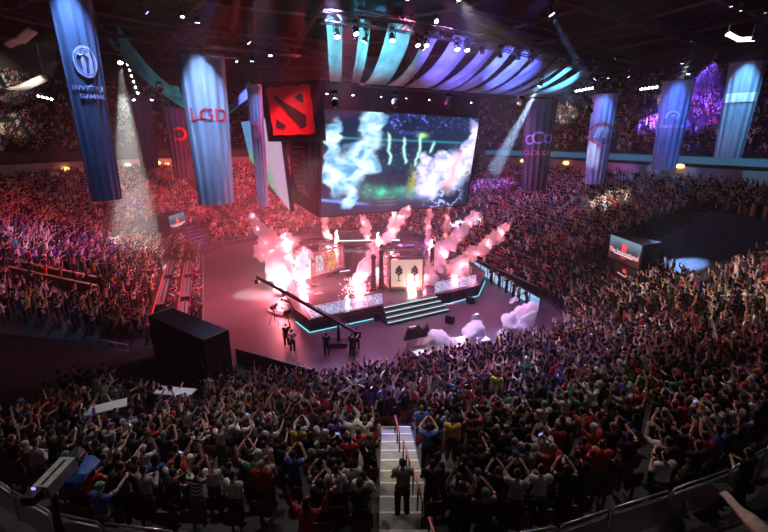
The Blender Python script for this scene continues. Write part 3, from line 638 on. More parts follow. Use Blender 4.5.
# ------------------------------------------------------------------ player booths
glass = bpy.data.materials.new('booth_glass'); glass.use_nodes = True; gb = glass.node_tree.nodes['Principled BSDF']; gb.inputs['Base Color'].default_value = (.9, .85, .82, 1); gb.inputs['Alpha'].default_value = .22; gb.inputs['Roughness'].default_value = .05
def booth(loc, rz, wf, wr, d, h, label):
    o = empty('player_booth', loc, rz); tag(o, label, 'booth')
    fr = mat('booth_frame', (.30, .2, .16), .4, .3) if 'bf' not in M else M['bf']; M['bf'] = fr
    F_ = [Vector((-wf / 2, -d / 2, 0)), Vector((wf / 2, -d / 2, 0)), Vector((wr / 2, d / 2, 0)), Vector((-wr / 2, d / 2, 0))]
    b = MB(); b.prism([(p.x * 1.06, p.y * 1.06) for p in F_], (0, 0, 0), (1, 0, 0), (0, 1, 0), .25); b.build('booth_base', fr, o)
    for p in F_: b = MB(); b.bar(p, p + Vector((0, 0, h)), .16); b.build('corner_post', fr, o)
    for i in range(4):
        p, q = F_[i], F_[(i + 1) % 4]
        if i != 2:
            b = MB(); b.bar(p + Vector((0, 0, h / 2 + .1)), q + Vector((0, 0, h / 2 + .1)), .03, h - .3); b.build('glass_wall', glass, o)
        b = MB(); b.bar(p + Vector((0, 0, h)), q + Vector((0, 0, h)), .16, .16); b.build('top_rail', fr, o)
    # pitched frame roof
    T = [p * .45 + Vector((0, .15, h + .75)) for p in F_]
    for i in range(4):
        b = MB(); b.bar(F_[i] + Vector((0, 0, h)), T[i], .1); b.build('roof_rafter', M['metal'], o); b = MB(); b.bar(T[i], T[(i + 1) % 4], .1); b.build('roof_rail', M['metal'], o)
        m1 = (F_[i] + Vector((0, 0, h))).lerp(T[i], .5); m2 = (F_[(i + 1) % 4] + Vector((0, 0, h))).lerp(T[(i + 1) % 4], .5); b = MB(); b.bar(m1, m2, .07); b.build('roof_purlin', M['metal'], o)
    b = MB(); b.prism([(p.x * .45, p.y * .45) for p in F_], (0, .15, h + .72), (1, 0, 0), (0, 1, 0), .05); b.build('roof_panel', M['rg'], o)
    # desk and five screens inside
    b = MB(); b.box((0, .1, .95), (wf * .85, .8, .06)); b.build('desk', M['black'], o)
    for i in range(5):
        b = MB(); b.box((-wf * .34 + i * wf * .17, -.05, 1.25), (wf * .14, .04, .34)); q = b.build('monitor', M['black'], o)
        b = MB(); b.box((-wf * .34 + i * wf * .17, -.03, 1.25), (wf * .125, .03, .3)); b.build('monitor_screen', M['mg'], q)
    return o
crest_m = mat('translucent_crest_panel', (.85, .72, .62), .4, emit=(1, .72, .55), strength=.5); ink = mat('crest_ink', (.10, .12, .13), .6)
b1 = booth((1.95, 38.6, ZS), math.radians(4), 3.0, 4.2, 2.8, 3.1, 'glass player booth with backlit pale panels behind the front stair')
def panel(parent, x, w, h, z, y=-1.44):
    b = MB(); b.prism([(-w / 2, 0), (w / 2, 0), (w / 2 * 1.08, h), (-w / 2 * 1.08, h)], (x, y, z), (1, 0, 0), (0, 0, 1), .04); pp = b.build('backlit_panel', crest_m, parent)
    for (cx, cz, rx_, rz2, tl) in ((.02, .74, .12, .06, .3), (-.1, .66, .15, .06, .5), (.13, .64, .13, .06, -.4), (.0, .58, .22, .06, .1), (-.16, .53, .1, .045, -.5), (.15, .52, .12, .05, .4), (.0, .46, .12, .05, 0), (.0, .33, .045, .1, 0), (.0, .22, .16, .02, 0)):
        b = MB(); k = 8; ca_, sa_ = math.cos(tl), math.sin(tl); P_ = [(math.cos(2 * PI * j / k) * rx_ * w, math.sin(2 * PI * j / k) * rz2 * h) for j in range(k)]; b.prism([(p[0] * ca_ - p[1] * sa_, p[0] * sa_ + p[1] * ca_) for p in P_], (x + cx * w, y - .045, z + cz * h), (1, 0, 0), (0, 0, 1), .01); b.build('crest_mark', ink, pp)
panel(b1, -.72, 1.36, 2.5, .4); panel(b1, .72, 1.36, 2.5, .4)
b2 = booth((-6.9, 43.0, ZS), math.radians(52), 4.6, 3.6, 3.0, 2.6, 'glass player booth on the flank of the stage beside a pink smoke column')
art = attr_emit_mat('art_panel', .9)
def artp(s_, pal): return lambda u, v: mixc(pal[0], pal[1], .5 + 1.6 * fbm(u * 3, v * 5, s_))
for x, s_, pal in ((-1.2, 2.2, ((.1, .12, .14), (.9, .9, .92))), (.5, 5.5, ((.25, .05, .05), (1, .55, .15)))):
    picture_mesh('art_panel', lambda u, v, x=x: Vector((x - .5 + u, -1.56, 2.3 - 1.9 * v)), artp(s_, pal), 10, 18, art, b2)
# brown pylons beside the first booth
for (x, y, h, lb) in ((-.95, 37.3, 2.9, 'brown carved pylon between the pale booth and the pink smoke column'), (-.25, 37.8, 3.2, 'taller brown carved pylon touching the pale booth'), (4.6, 39.7, 3.0, 'brown carved pylon on the smoke-covered flank of the pale booth')):
    o = empty('pylon', (x, y, ZS)); tag(o, lb, 'pylon'); pm = mat('pylon_bronze', (.18, .09, .06), .45, .4, noise_amt=.4, scale=3) if 'py' not in M else M['py']; M['py'] = pm
    b = MB(); b.box((0, 0, .12), (.7, .7, .24)); b.build('pylon_base', pm, o); b = MB(); b.hexa([(-.24, -.24, .24), (.24, -.24, .24), (.24, .24, .24), (-.24, .24, .24)], [(-.17, -.17, h), (.17, -.17, h), (.17, .17, h), (-.17, .17, h)]); b.build('shaft', pm, o)
    b = MB(); b.ball((0, 0, h + .2), (.26, .26, .3), 8, 6); b.build('finial', pm, o)
# ------------------------------------------------------------------ floor equipment
def wedge(loc, rz, lb):
    o = empty('floor_speaker', loc, rz); tag(o, lb, 'speaker'); b = MB(); b.prism([(-.28, 0), (.28, 0), (.16, .55), (-.28, .62)], (0, .3, 0), (1, 0, 0), (0, 0, 1), .6); b.build('cabinet', M['black'], o)
    b = MB(); b.bar((.255, .0, .12), (.2, .0, .5), .02, .5); b.build('front_grille', M['metal'], o)
wedge((2.0, 29.3, 0), .6, 'small black floor monitor standing alone before the front steps'); wedge((5.4, 32.5, 0), .9, 'small black floor monitor further out by the lit stage edge'); wedge((-.6, 33.1, 0), .2, 'small black floor monitor against the foot of the front steps'); wedge((7.9, 36.8, 0), .7, 'small black floor monitor at the stage flank near the smoke')
# camera jib on the floor
jb = empty('camera_jib', (-3.3, 28.5, 0)); tag(jb, 'long black camera jib reaching over the stage from a wheeled base', 'camera crane')
b = MB(); b.box((0, 0, .25), (1.3, 1.0, .14)); b.build('dolly', M['black'], jb)
for sx in (-.55, .55):
    for sy in (-.42, .42): b = MB(); b.tube([(sx, sy - .06, .14), (sx, sy + .06, .14)], .14, 10); b.build('wheel', M['black'], jb)
b = MB(); b.tube([(0, 0, .3), (0, 0, 1.7)], [.14, .1], 10); b.build('column', M['metal'], jb)
tip = atz(257, 277, 3.6) - jb.location; piv = Vector((0, 0, 1.75)); dr = (tip - piv).normalized(); tail = piv - dr * 1.8
b = MB(); b.bar(tail, tip, .16, .2); b.build('arm', M['black'], jb); b = MB(); b.bar(tail + Vector((0, 0, .3)), tip + Vector((0, 0, .12)), .04); b.build('guy_rod', M['metal'], jb)
b = MB(); b.box(tail, (.5, .5, .45)); b.build('counterweight', M['black'], jb)
b = MB(); b.box(tip + Vector((0, 0, -.35)), (.3, .5, .3)); cmh = b.build('camera_head', M['black'], jb); b = MB(); b.tube([tip + Vector((0, .2, -.35)), tip + Vector((.1, .55, -.4))], .1, 10); b.build('camera_lens', M['black'], cmh)
def tripod_cam(loc, rz, lb):
    o = empty('tripod_camera', loc, rz); tag(o, lb, 'camera')
    for k in range(3): a = 2 * PI * k / 3; b = MB(); b.tube([(0, 0, 1.25), (.45 * math.cos(a), .45 * math.sin(a), 0)], .03, 6); b.build('leg', M['black'], o)
    b = MB(); b.box((0, 0, 1.45), (.22, .5, .3)); b.build('camera_body', M['black'], o); b = MB(); b.tube([(0, .25, 1.45), (0, .55, 1.45)], [.08, .1], 10); b.build('camera_lens', M['black'], o)
tripod_cam((-8.9, 32.2, 0), -.4, 'tripod camera on the red floor below the short white stair'); tripod_cam((-7.6, 31.2, 0), -.8, 'tripod camera close to the corner of the stage')
# folding commentary desk in front, half wrapped in smoke
dk = empty('floor_desk', (4.6, 26.6, 0), math.radians(24)); tag(dk, 'white angular presenters desk with black top half hidden by white smoke', 'desk')
b = MB(); b.prism([(-3.2, 0), (3.0, 0), (3.0, .9), (-2.6, .9)], (0, -.6, 0), (1, 0, 0), (0, 0, 1), -.12); b.build('front_panel', mat('desk_front', (.10, .13, .15), .4), dk)
b = MB(); b.box((0, .1, .95), (5.8, 1.3, .08)); b.build('desk_top', M['white'], dk)
for sx in (-2.5, 2.6):
    b = MB(); b.hexa([(sx - .5, 1.2, 0), (sx + .5, 1.2, 0), (sx + .5, 1.5, 0), (sx - .5, 1.5, 0)], [(sx - .2, 1.0, 2.3), (sx + .35, 1.0, 2.3), (sx + .35, 1.15, 2.3), (sx - .2, 1.15, 2.3)]); b.build('side_fin', M['white'], dk)
b = MB(); b.prism([(-.9, 0), (1.0, 0), (.9, .9), (.5, .55), (.2, .95), (-.2, .5), (-.6, .9)], (-2.3, 1.0, 1.5), (1, 0, 0), (0, 0, 1), .2); b.build('black_cowl', M['black'], dk)
# low lit wall along the far side of the floor
lw = empty('boundary_display', (11.8, 41.3, 0)); tag(lw, 'low wall of glowing pale blue panels along the edge of the floor', 'barrier')
W0, W1 = Vector((13.6, 34.9, 0)), Vector((9.9, 48.4, 0))
for k in range(9):
    p, q = W0.lerp(W1, k / 9 + .006), W0.lerp(W1, (k + 1) / 9 - .006); b = MB(); b.bar(p + Vector((0, 0, .6)), q + Vector((0, 0, .6)), .12, 1.1); relp(lw, b, 'wall_panel', M['black'])
    dn = Vector((q.y - p.y, p.x - q.x, 0)).normalized()
    if dn.x > 0: dn = -dn
    def pc(u, v): return mixc((.12, .35, .75), (.55, .8, 1), .5 + fbm(u * 2 + k, v * 2, 4.4))
    cs = [p + dn * .075 + Vector((0, 0, 1.12)), q + dn * .075 + Vector((0, 0, 1.12)), q + dn * .075 + Vector((0, 0, .1)), p + dn * .075 + Vector((0, 0, .1))]
    picture_mesh('lit_face', lambda u, v, cs=cs: bil(cs, u, v) - lw.location, pc, 8, 6, M['wd'], lw)
# ------------------------------------------------------------------ black tunnel-cover boxes with displays
bmat = mat('box_cloth', (.008, .008, .009), .7, noise_amt=.25, scale=1.2)
red_m = emat('red_glow', (1, .06, .05), 1.3); pale_m = emat('pale_red_glow', (1, .55, .5), 1.0); white_m = emat('white_glow', (.9, .9, 1), 1.0)
def cover_box(name, P0, P1, depth_v, z0, z1, lb, screen=True, up=None):
    """P0-P1: the long face that looks on the stage (seen from the stage, P0 is on its right)"""
    o = empty(name, (*((P0 + P1) / 2).xy, z0)); tag(o, lb, 'display box'); q0, q1 = P0 + depth_v, P1 + depth_v
    Z = lambda p, z: Vector((p.x, p.y, z))
    b = MB(); b.hexa([Z(P0, z0), Z(P1, z0), Z(q1, z0), Z(q0, z0)], [Z(P0, z1), Z(P1, z1), Z(q1, z1), Z(q0, z1)]); relp(o, b, 'shell', bmat)
    nrm = Vector((-(P1 - P0).y, (P1 - P0).x, 0)).normalized()
    if nrm.dot(depth_v) > 0: nrm = -nrm
    for p in (P0, P1, q0, q1): b = MB(); b.bar(Z(p, z1 - .02) - Vector((0, 0, .02)), Z(p, z0 + .05), .07); relp(o, b, 'edge_trim', M['black'])
    [relp(o, MB().bar(Z(e0, z1 + .02), Z(e1, z1 + .02), .09, .06), 'top_trim', M['gt']) for e0, e1 in ((P0, q0), (P1, q1))]
    if not screen: return o
    H = z1 - z0; ex = (P1 - P0).normalized(); L = (P1 - P0).length; base = P0 + nrm * .05
    def cr_(u0, u1, f0, f1, e=0.0): return [base + ex * (L * u0) + nrm * e + Vector((0, 0, z0 + H * f1 - base.z)), base + ex * (L * u1) + nrm * e + Vector((0, 0, z0 + H * f1 - base.z)), base + ex * (L * u1) + nrm * e + Vector((0, 0, z0 + H * f0 - base.z)), base + ex * (L * u0) + nrm * e + Vector((0, 0, z0 + H * f0 - base.z))]
    c1 = cr_(.03, .97, .42, .98); sm_ = M.setdefault('boxscr', attr_emit_mat('box_display', .45))
    s1 = picture_mesh('upper_display', lambda u, v: bil(c1, u, v) - o.location, lambda u, v: mixc(mixc((.25, .65, .85), (.03, .12, .25), v * 2.2 + .5 * fbm(u * 3, v * 2, 2)), (.10, .015, .03), (v - .42) * 3.5), 24, 14, sm_, o)
    c2 = cr_(.08, .7, .03, .36); s2 = picture_mesh('lower_display', lambda u, v: bil(c2, u, v) - o.location, lambda u, v: (.05, .008, .015), 4, 4, sm_, o)
    def glyphs(par, c, shapes):
        ox = (c[1] - c[0]); oz = (c[0] - c[3])
        w = ox.length; h = oz.length; X = ox / w; Zv = oz / h
        for nm, polys, m in shapes:
            b = MB()
            for pl in polys: b.prism([(p[0] * w, p[1] * h) for p in pl], c[3] + nrm * .02, X, Zv, .012)
            off = o.location; b.v = [(v[0] - off.x, v[1] - off.y, v[2] - off.z) for v in b.v]; b.build(nm, m, par)
        return w, h, X, Zv
    emb = lambda cx, cy, r, k=1.0: [[(cx - r, cy - r * 1.7 * k), (cx + r, cy - r * 1.6 * k), (cx + r * .95, cy + r * 1.7 * k), (cx - r * .9, cy + r * 1.6 * k)]]
    w, h, X, Zv = glyphs(s1, c1, [('red_emblem', emb(.5, .62, .07, 1.3), red_m), ('underline', [[(.2, .27), (.8, .27), (.8, .31), (.2, .31)]], white_m), ('small_red_text', [[(.42, .17), (.58, .17), (.58, .2), (.42, .2)]], red_m)])
    V, Fc = curve_text('The International', w * .135, .004); b = MB(); mir = 1 if X.cross(Zv).dot(nrm) > 0 else -1
    b.add([c1[3] + X * (w * .5 + mir * v[0]) + Zv * (h * .39 + v[1]) + nrm * (.03 + v[2]) - o.location for v in V], Fc); b.build('title_text', pale_m, s1)
    glyphs(s2, c2, [('red_emblem', emb(.5, .62, .08, 1.0), red_m), ('title_arc', [[(.2, .36), (.5, .2), (.82, .3), (.82, .36), (.5, .27), (.2, .43)]], pale_m)])
    return o
cover_box('tunnel_display_box', Vector((21.7, 34.9, 0)), Vector((21.3, 39.6, 0)), Vector((2.0, 1.0, 0)), 2.2, 5.9, 'black box with two red-lit displays standing by the dark covered seats')
cover_box('tunnel_display_box', Vector((-27.2, 58.2, 0)), Vector((-27.5, 54.2, 0)), Vector((-1.9, .7, 0)), 1.2, 5.0, 'far black box with two displays beyond the hazy white light beam')
cover_box('tunnel_cover_box', Vector((-8.87, 22.4, 0)), Vector((-13.6, 25.75, 0)), Vector((-.85, -1.3, 0)), .75, 4.0, 'big plain black box in the dark empty corner of the seating', screen=False)
# ------------------------------------------------------------------ rigging
def truss(p, q, w, label, group=None, name='truss'):
    p, q = Vector(p), Vector(q); mid = (p + q) / 2; o = empty(name, mid); tag(o, label, 'truss', group); x, y, d = frame_of(q - p); L = (q - p).length
    for sx in (-1, 1):
        for sy in (-1, 1):
            f = x * sx * w / 2 + y * sy * w / 2; MB().tube([p + f - mid, q + f - mid], w * .09, 6).build('chord', M['metal'], o)
    b = MB(); n_ = max(2, int(L / w)); 
    for fx, fy in (((-1, -1), (1, -1)), ((-1, 1), (1, 1)), ((-1, -1), (-1, 1)), ((1, -1), (1, 1))):
        for i in range(n_):
            a0 = p + (q - p) * (i / n_) - mid; a1 = p + (q - p) * ((i + 1) / n_) - mid
            if i % 2: fx_, fy_ = fy, fx
            else: fx_, fy_ = fx, fy
            b.tube([a0 + (x * fx_[0] + y * fx_[1]) * w / 2, a1 + (x * fy_[0] + y * fy_[1]) * w / 2], w * .05, 4, caps=False)
    b.build('lattice', M['metal'], o); return o
def spot(name, loc, target, col, power, size=60, blend=.5, r=.12, parent=None):
    l = bpy.data.lights.new(name, 'SPOT'); l.color = col; l.energy = power; l.spot_size = math.radians(size); l.spot_blend = blend; l.shadow_soft_size = r
    o = link(bpy.data.objects.new(name, l)); o.location = loc; d = Vector(target) - Vector(loc); o.rotation_euler = d.to_track_quat('-Z', 'Y').to_euler(); return o
def point(name, loc, col, power, r=.5):
    l = bpy.data.lights.new(name, 'POINT'); l.color = col; l.energy = power; l.shadow_soft_size = r
    o = link(bpy.data.objects.new(name, l)); o.location = loc; return o
lens_cache = {}
def lamp(loc, target, col, power, angle, label, group=None, glow=25, size=.5, beam=True, blend=.35, kind='stage_light'):
    """a moving-head lamp: clamp, yoke, drum and a lit lens, with its real beam"""
    loc, target = Vector(loc), Vector(target); o = empty(kind, loc); tag(o, label, 'stage light', group); d = (target - loc).normalized(); s = size
    MB().box((0, 0, s * 1.15), (s * .7, s * .5, s * .35)).build('clamp_box', M['black'], o)
    x, y, dd = frame_of(d)
    for sg in (-1, 1): MB().bar(x * sg * s * .5 + Vector((0, 0, s * 1.0)), x * sg * s * .5, s * .1, s * .2).build('yoke_arm', M['black'], o)
    MB().tube([-d * s * .55, d * s * .15, d * s * .55], [s * .3, s * .42, s * .45], 12).build('drum', M['black'], o)
    k = (col, glow)
    if k not in lens_cache: lens_cache[k] = emat('lamp_lens', mixc(col, (1, 1, 1), .35), glow)
    MB().tube([d * s * .56, d * s * .6], s * .4, 12).build('lens', lens_cache[k], o)
    if power:
        sp = spot('beam', (0, 0, 0), d, col, power, angle, blend, s * .3); sp.location = d * s * .7; sp.parent = o
    return o
# ------------------------------------------------------------------ centre-hung display cluster
TL, TR, BR_, BL_ = at(323, 108, 42), at(480, 118, 52), at(466, 205, 54), at(320, 217, 43.3)
_n = (TR - TL).cross(BL_ - TL).normalized(); _r = ray(466, 205); BR_ = Vector((0, 0, CZ)) + _r * ((TL - Vector((0, 0, CZ))).dot(_n) / _r.dot(_n))
cl = empty('main_screen', (TL + TR) / 2); tag(cl, 'giant hanging video screen showing bluish and pink smoke over the stage', 'screen')
def main_paint(u, v):
    f = lambda s, sc=1.0: fbm(u * 6 * sc, v * 5 * sc, s)
    c = mixc((.02, .045, .10), (.03, .10, .16), v + .5 * f(1.1))
    # crowd glitter in the middle band
    band = sstep(.25, .4, v) * sstep(.66, .5, v); g = fbm(u * 90, v * 60, 7.7, 2); c = mixc(c, (.30, .42, .55), band * sstep(.1, .42, g) * .9)
    # upper roof lights
    g2 = fbm(u * 70, v * 50, 3.9, 2); ringl = math.exp(-((math.hypot((u - .5) * 1.6, (v - .1) * 1.6) - .16) / .03) ** 2); c = mixc(c, (.25, .35, .95), sstep(.12, .4, g2) * sstep(.28, .05, v) * sstep(.3, .36, u) * .8 + ringl * .35 * sstep(.1, .3, g2 + .2))
    c = mixc(c, (.10, .45, .55), math.exp(-((v - .26 - .03 * u) / .012) ** 2) * .6)       # ribbon in the picture
    # floor of the pictured arena
    c = mixc(c, (.05, .06, .12), sstep(.62, .72, v + .12 * u)); fl_ = math.exp(-(((v - .80 - .12 * (u - .4)) / .07) ** 2)) * sstep(.2, .28, u) * sstep(.82, .7, u)
    c = mixc(c, mixc((.12, .62, .45), (.45, .55, .9), sstep(.45, .7, u)), fl_ * (.35 + .9 * abs(f(9.1, 2)) * 2))
    c = mixc(c, (.25, .45, .9), math.exp(-((v - .86 - .25 * u + .02) / .014) ** 2) * sstep(.34, .2, u) * .9)
    # jets of white smoke
    for (x0, v0, v1, s_) in ((.38, .18, .54, 1), (.48, .22, .53, 2), (.60, .18, .56, 3), (.68, .26, .42, 4)):
        wob = .03 * fbm(v * 9, s_ * 3.1, 2.2) + .02 * (v - v0) / .3 * (1 if s_ < 3 else -1); wd = .009 + .006 * abs(fbm(u * 30, v * 25, s_))
        c = mixc(c, (.60, .90, .80), math.exp(-((u - x0 - wob) / wd) ** 2) * sstep(v0, v0 + .05, v) * sstep(v1, v1 - .04, v) * .85)
    c = mixc(c, (.55, .85, .45), .8 * math.exp(-(((u - .60) / .035) ** 2 + ((v - .22) / .03) ** 2))); c = mixc(c, (.50, .52, .16), math.exp(-(((u - .56 + .03 * fbm(u * 9, v * 9, 1)) / .03) ** 2 + ((v - .70) / .12) ** 2)) * .8)
    # dark standing figures on the pictured stage
    g3 = fbm(u * 26, v * 12, 21.0, 3); c = mixc(c, (.015, .02, .05), sstep(.08, .25, g3) * sstep(.5, .56, v) * sstep(.78, .7, v) * sstep(.25, .33, u) * .8)
    wx, wy = .10 * fbm(u * 7, v * 7, 31.0, 3), .10 * fbm(u * 7, v * 7, 47.0, 3); tex = fbm(u * 13 + wx * 8, v * 11 + wy * 8, 5.5, 5)
    for (x0, y0, rx, ry) in ((.14, .62, .13, .22), (.07, .30, .055, .24), (.29, .18, .075, .3), (.23, .45, .10, .2), (.16, .84, .05, .12), (.05, .62, .05, .2)):
        dd = ((u - x0 + wx * 1.1) / rx) ** 2 + ((v - y0 + wy * 1.4) / ry) ** 2
        c = mixc(c, mixc((.16, .40, .58), (.88, 1.0, 1.05), .45 + 1.5 * tex), sstep(1.15, .25, dd + tex * .8))
    for (x0, y0, rx, ry) in ((.70, .70, .11, .22), (.86, .60, .13, .26), (.96, .30, .07, .34), (.78, .45, .09, .14), (.64, .55, .05, .12)):
        dd = ((u - x0 + wx * 1.1) / rx) ** 2 + ((v - y0 + wy * 1.4) / ry) ** 2
        c = mixc(c, mixc((.40, .42, .70), (1.0, .95, 1.05), .5 + 1.5 * tex), sstep(1.15, .25, dd + tex * .8) * .95)
    c = mixc(c, (1, .45, .40), math.exp(-(((u - .85 - .16 * (.6 - v) + wx * .5) / .03) ** 2)) * sstep(.32, .5, v) * sstep(.88, .7, v) * (.55 + tex))
    # shattered pale-blue lit floor and dark steps in the lower part
    cr2 = abs(fbm(u * 16, v * 12, 61.0, 3)); c = mixc(c, (.60, .70, 1.0), sstep(.10, .0, cr2) * sstep(.72, .82, v - .12 * (u - .8)) * sstep(.62, .72, u) * sstep(.98, .9, u) * .8)
    for k in range(3): c = mixc(c, (.25, .30, .36), .8 * math.exp(-((v - .86 - .035 * k) / .006) ** 2) * sstep(.335, .345, u) * sstep(.455 + .01 * k, .445 + .01 * k, u))
    return tuple(max(0, q) ** 1.55 for q in c)
scrm = attr_emit_mat('main_display', 1.9)
picture_mesh('display_surface', lambda u, v: bil((TL, TR, BR_, BL_), u, v) - cl.location, main_paint, 190, 120, scrm, cl)
nS = (TR - TL).cross(BL_ - TL).normalized()
if nS.y < 0: nS = -nS
b = MB(); e = [TL, TR, BR_, BL_]; b.hexa([p + nS * 1.2 for p in reversed(e)], [p + nS * .06 for p in reversed(e)]); relp(cl, b, 'cabinet_back', M['black'])
for p, q in ((TL, TR), (TR, BR_), (BR_, BL_), (BL_, TL)): b = MB(); b.bar(p + nS * .02, q + nS * .02, .18, .14); relp(cl, b, 'bezel', M['black'])
up_ = Vector((0, 0, 1))
hd = empty('header_drape', (TL + TR) / 2 + Vector((0, 0, 1.5))); tag(hd, 'long black drape panel hanging between canopy and main screen', 'drape')
hb = [TL + nS * .3 + up_ * .15, TR + nS * .3 + up_ * .15, TR + nS * 1.0 + up_ * .15, TL + nS * 1.0 + up_ * .15]; ht = [p + up_ * 2.6 for p in hb]; b = MB(); b.hexa(hb, ht); relp(hd, b, 'panel', M['drape'])
b = MB(); b.bar(ht[0], ht[1], .12); relp(hd, b, 'top_pipe', M['metal'])
for i, px in enumerate((327, 353, 381, 406, 429, 450, 471)):
    u = (px - 323) / 157; p = at(px, 92 + 10 * u, 41.4 + 10 * u); lamp(p, p + Vector((.2, -1.5, -5)), (1, .95, .9), 500, 38, 'white lamp in the row on the black drape above the main screen', 'white lamps above the main screen', 14, .26)
# side screen
sc_ = [at(241, 122, 52), at(278, 117, 44), at(290, 211, 41.8), at(250, 160, 50)]
so = empty('side_screen', sc_[1]); tag(so, 'second hanging video screen seen edge-on past the red emblem cloth', 'screen')
picture_mesh('display_surface', lambda u, v: bil(sc_, u, v) - so.location, lambda u, v: tuple(q * q for q in mixc(mixc((.35, .6, .85), (.85, .7, .85), sstep(.1, .6, u + .5 * fbm(u * 4, v * 3, 1.2))), (.35, .75, .5), sstep(.55, .95, v) * sstep(.9, .4, u) + .7 * fbm(u * 8, v * 6, 6.1))), 40, 50, attr_emit_mat('side_display', .75), so)
ns = (sc_[1] - sc_[0]).cross(sc_[3] - sc_[0]).normalized(); ns = ns if ns.dot(Vector((1, .6, 0))) > 0 else -ns
b = MB(); b.hexa([p + ns * .5 for p in reversed(sc_)], [p + ns * .05 for p in reversed(sc_)]); relp(so, b, 'cabinet_back', M['black'])
# corner drapes and the red emblem cloth
c0 = [at(292, 134, 41.5), at(322, 134, 41.6), at(320, 218, 42.2), at(290, 200, 42)]
dp = empty('corner_drape', c0[0]); tag(dp, 'tall black drape column beside the main screen under the red emblem', 'drape')
def drape(cs, nf, amp, thick=0.0):
    nv_ = ((cs[1] - cs[0]).cross(cs[3] - cs[0])).normalized(); return lambda u, v: bil(cs, u, v) + nv_ * amp * math.sin(u * nf * 2 * PI)
b = MB(); f1 = drape(c0, 5, .12); b.grid(f1, 60, 2); b.grid(lambda u, v: f1(u, v) + Vector((0, .6, 0)), 60, 2); relp(dp, b, 'folded_cloth', M['drape'])
em = [at(260, 82, 40), at(322, 80, 40.3), at(326, 140, 40.6), at(268, 141, 40.3)]
eo = empty('emblem_cloth', em[0]); tag(eo, 'square black cloth with large red emblem hanging by the main screen', 'banner')
X = (em[1] - em[0]).normalized(); nE = (em[1] - em[0]).cross(em[3] - em[0]).normalized(); nE = nE if nE.y > 0 else -nE
b = MB(); b.hexa([p + nE * .3 for p in reversed(em)], [p for p in reversed(em)]); relp(eo, b, 'black_cloth', M['drape'])
re_ = [at(265.5, 87.5, 39.85), at(310, 84, 40.05), at(316, 134.5, 40.3), at(273.5, 136, 40.1)]
red_c = mat('red_cloth', (.62, .015, .02), .8, noise_amt=.12, scale=1.5)
def quadp(c, poly, e, m, name, par):
    b = MB(); pts = [bil(c, p[0], p[1]) - nE * e for p in poly]; k = len(pts); back = [p + nE * .03 for p in pts]; b.add(pts + back, [tuple(range(k)), tuple(reversed(range(k, 2 * k)))] + [(i, k + i, k + (i + 1) % k, (i + 1) % k) for i in range(k)]); relp(par, b, name, m)
quadp(re_, [(0, .03), (.12, .0), (.3, .03), (.5, .0), (.7, .03), (.88, 0), (1, .03), (.98, .2), (1, .45), (.98, .6), (1, .8), (.99, .97), (.8, 1), (.6, .98), (.4, 1), (.2, .98), (0, .99), (.02, .8), (0, .6), (.02, .3)], .06, red_c, 'red_square', eo)
ink2 = mat('black_print', (.015, .012, .014), .8)
quadp(re_, [(.13, .2), (.2, .19), (.3, .28), (.72, .55), (.83, .62), (.80, .84), (.68, .88), (.52, .70)], .12, ink2, 'diagonal_bar', eo)
quadp(re_, [(.62, .25), (.74, .16), (.82, .2), (.8, .38)], .12, ink2, 'upper_notch', eo); quadp(re_, [(.13, .66), (.33, .8), (.3, .86), (.1, .84)], .12, ink2, 'lower_notch', eo)
# line arrays
def line_array(top, n_, label, toward):
    o = empty('line_array', top); tag(o, label, 'speaker'); t = Vector(toward).normalized(); p = Vector((0, 0, 0)); MB().box((0, 0, .25), (1.2, .5, .12), rz=math.atan2(t.y, t.x) + PI / 2).build('rigging_frame', M['metal'], o)
    for k in range(n_):
        tilt = .05 + .055 * k; dn = (Vector((0, 0, -1)) * math.cos(tilt) - t * math.sin(tilt)); R_ = Matrix((t.cross(Vector((0, 0, 1))).normalized(), t * math.cos(tilt) + Vector((0, 0, -1)) * math.sin(tilt), -dn)).transposed()
        q = p + dn * .26; c = MB().box(q, (1.25, .6, .47), M=R_).build('speaker_cabinet', M['black'], o); MB().box(q + (t * math.cos(tilt) - Vector((0, 0, 1)) * math.sin(tilt)) * .31, (1.1, .03, .38), M=R_).build('grille', M['metal'], c); p = p + dn * .52
line_array(at(296, 150, 40.2), 13, 'curved hanging column of black speaker cabinets under the red emblem', (-.5, -.8, 0)); line_array(at(484, 135, 52), 12, 'curved hanging column of black speaker cabinets beyond the main screen', (.7, -.5, 0))
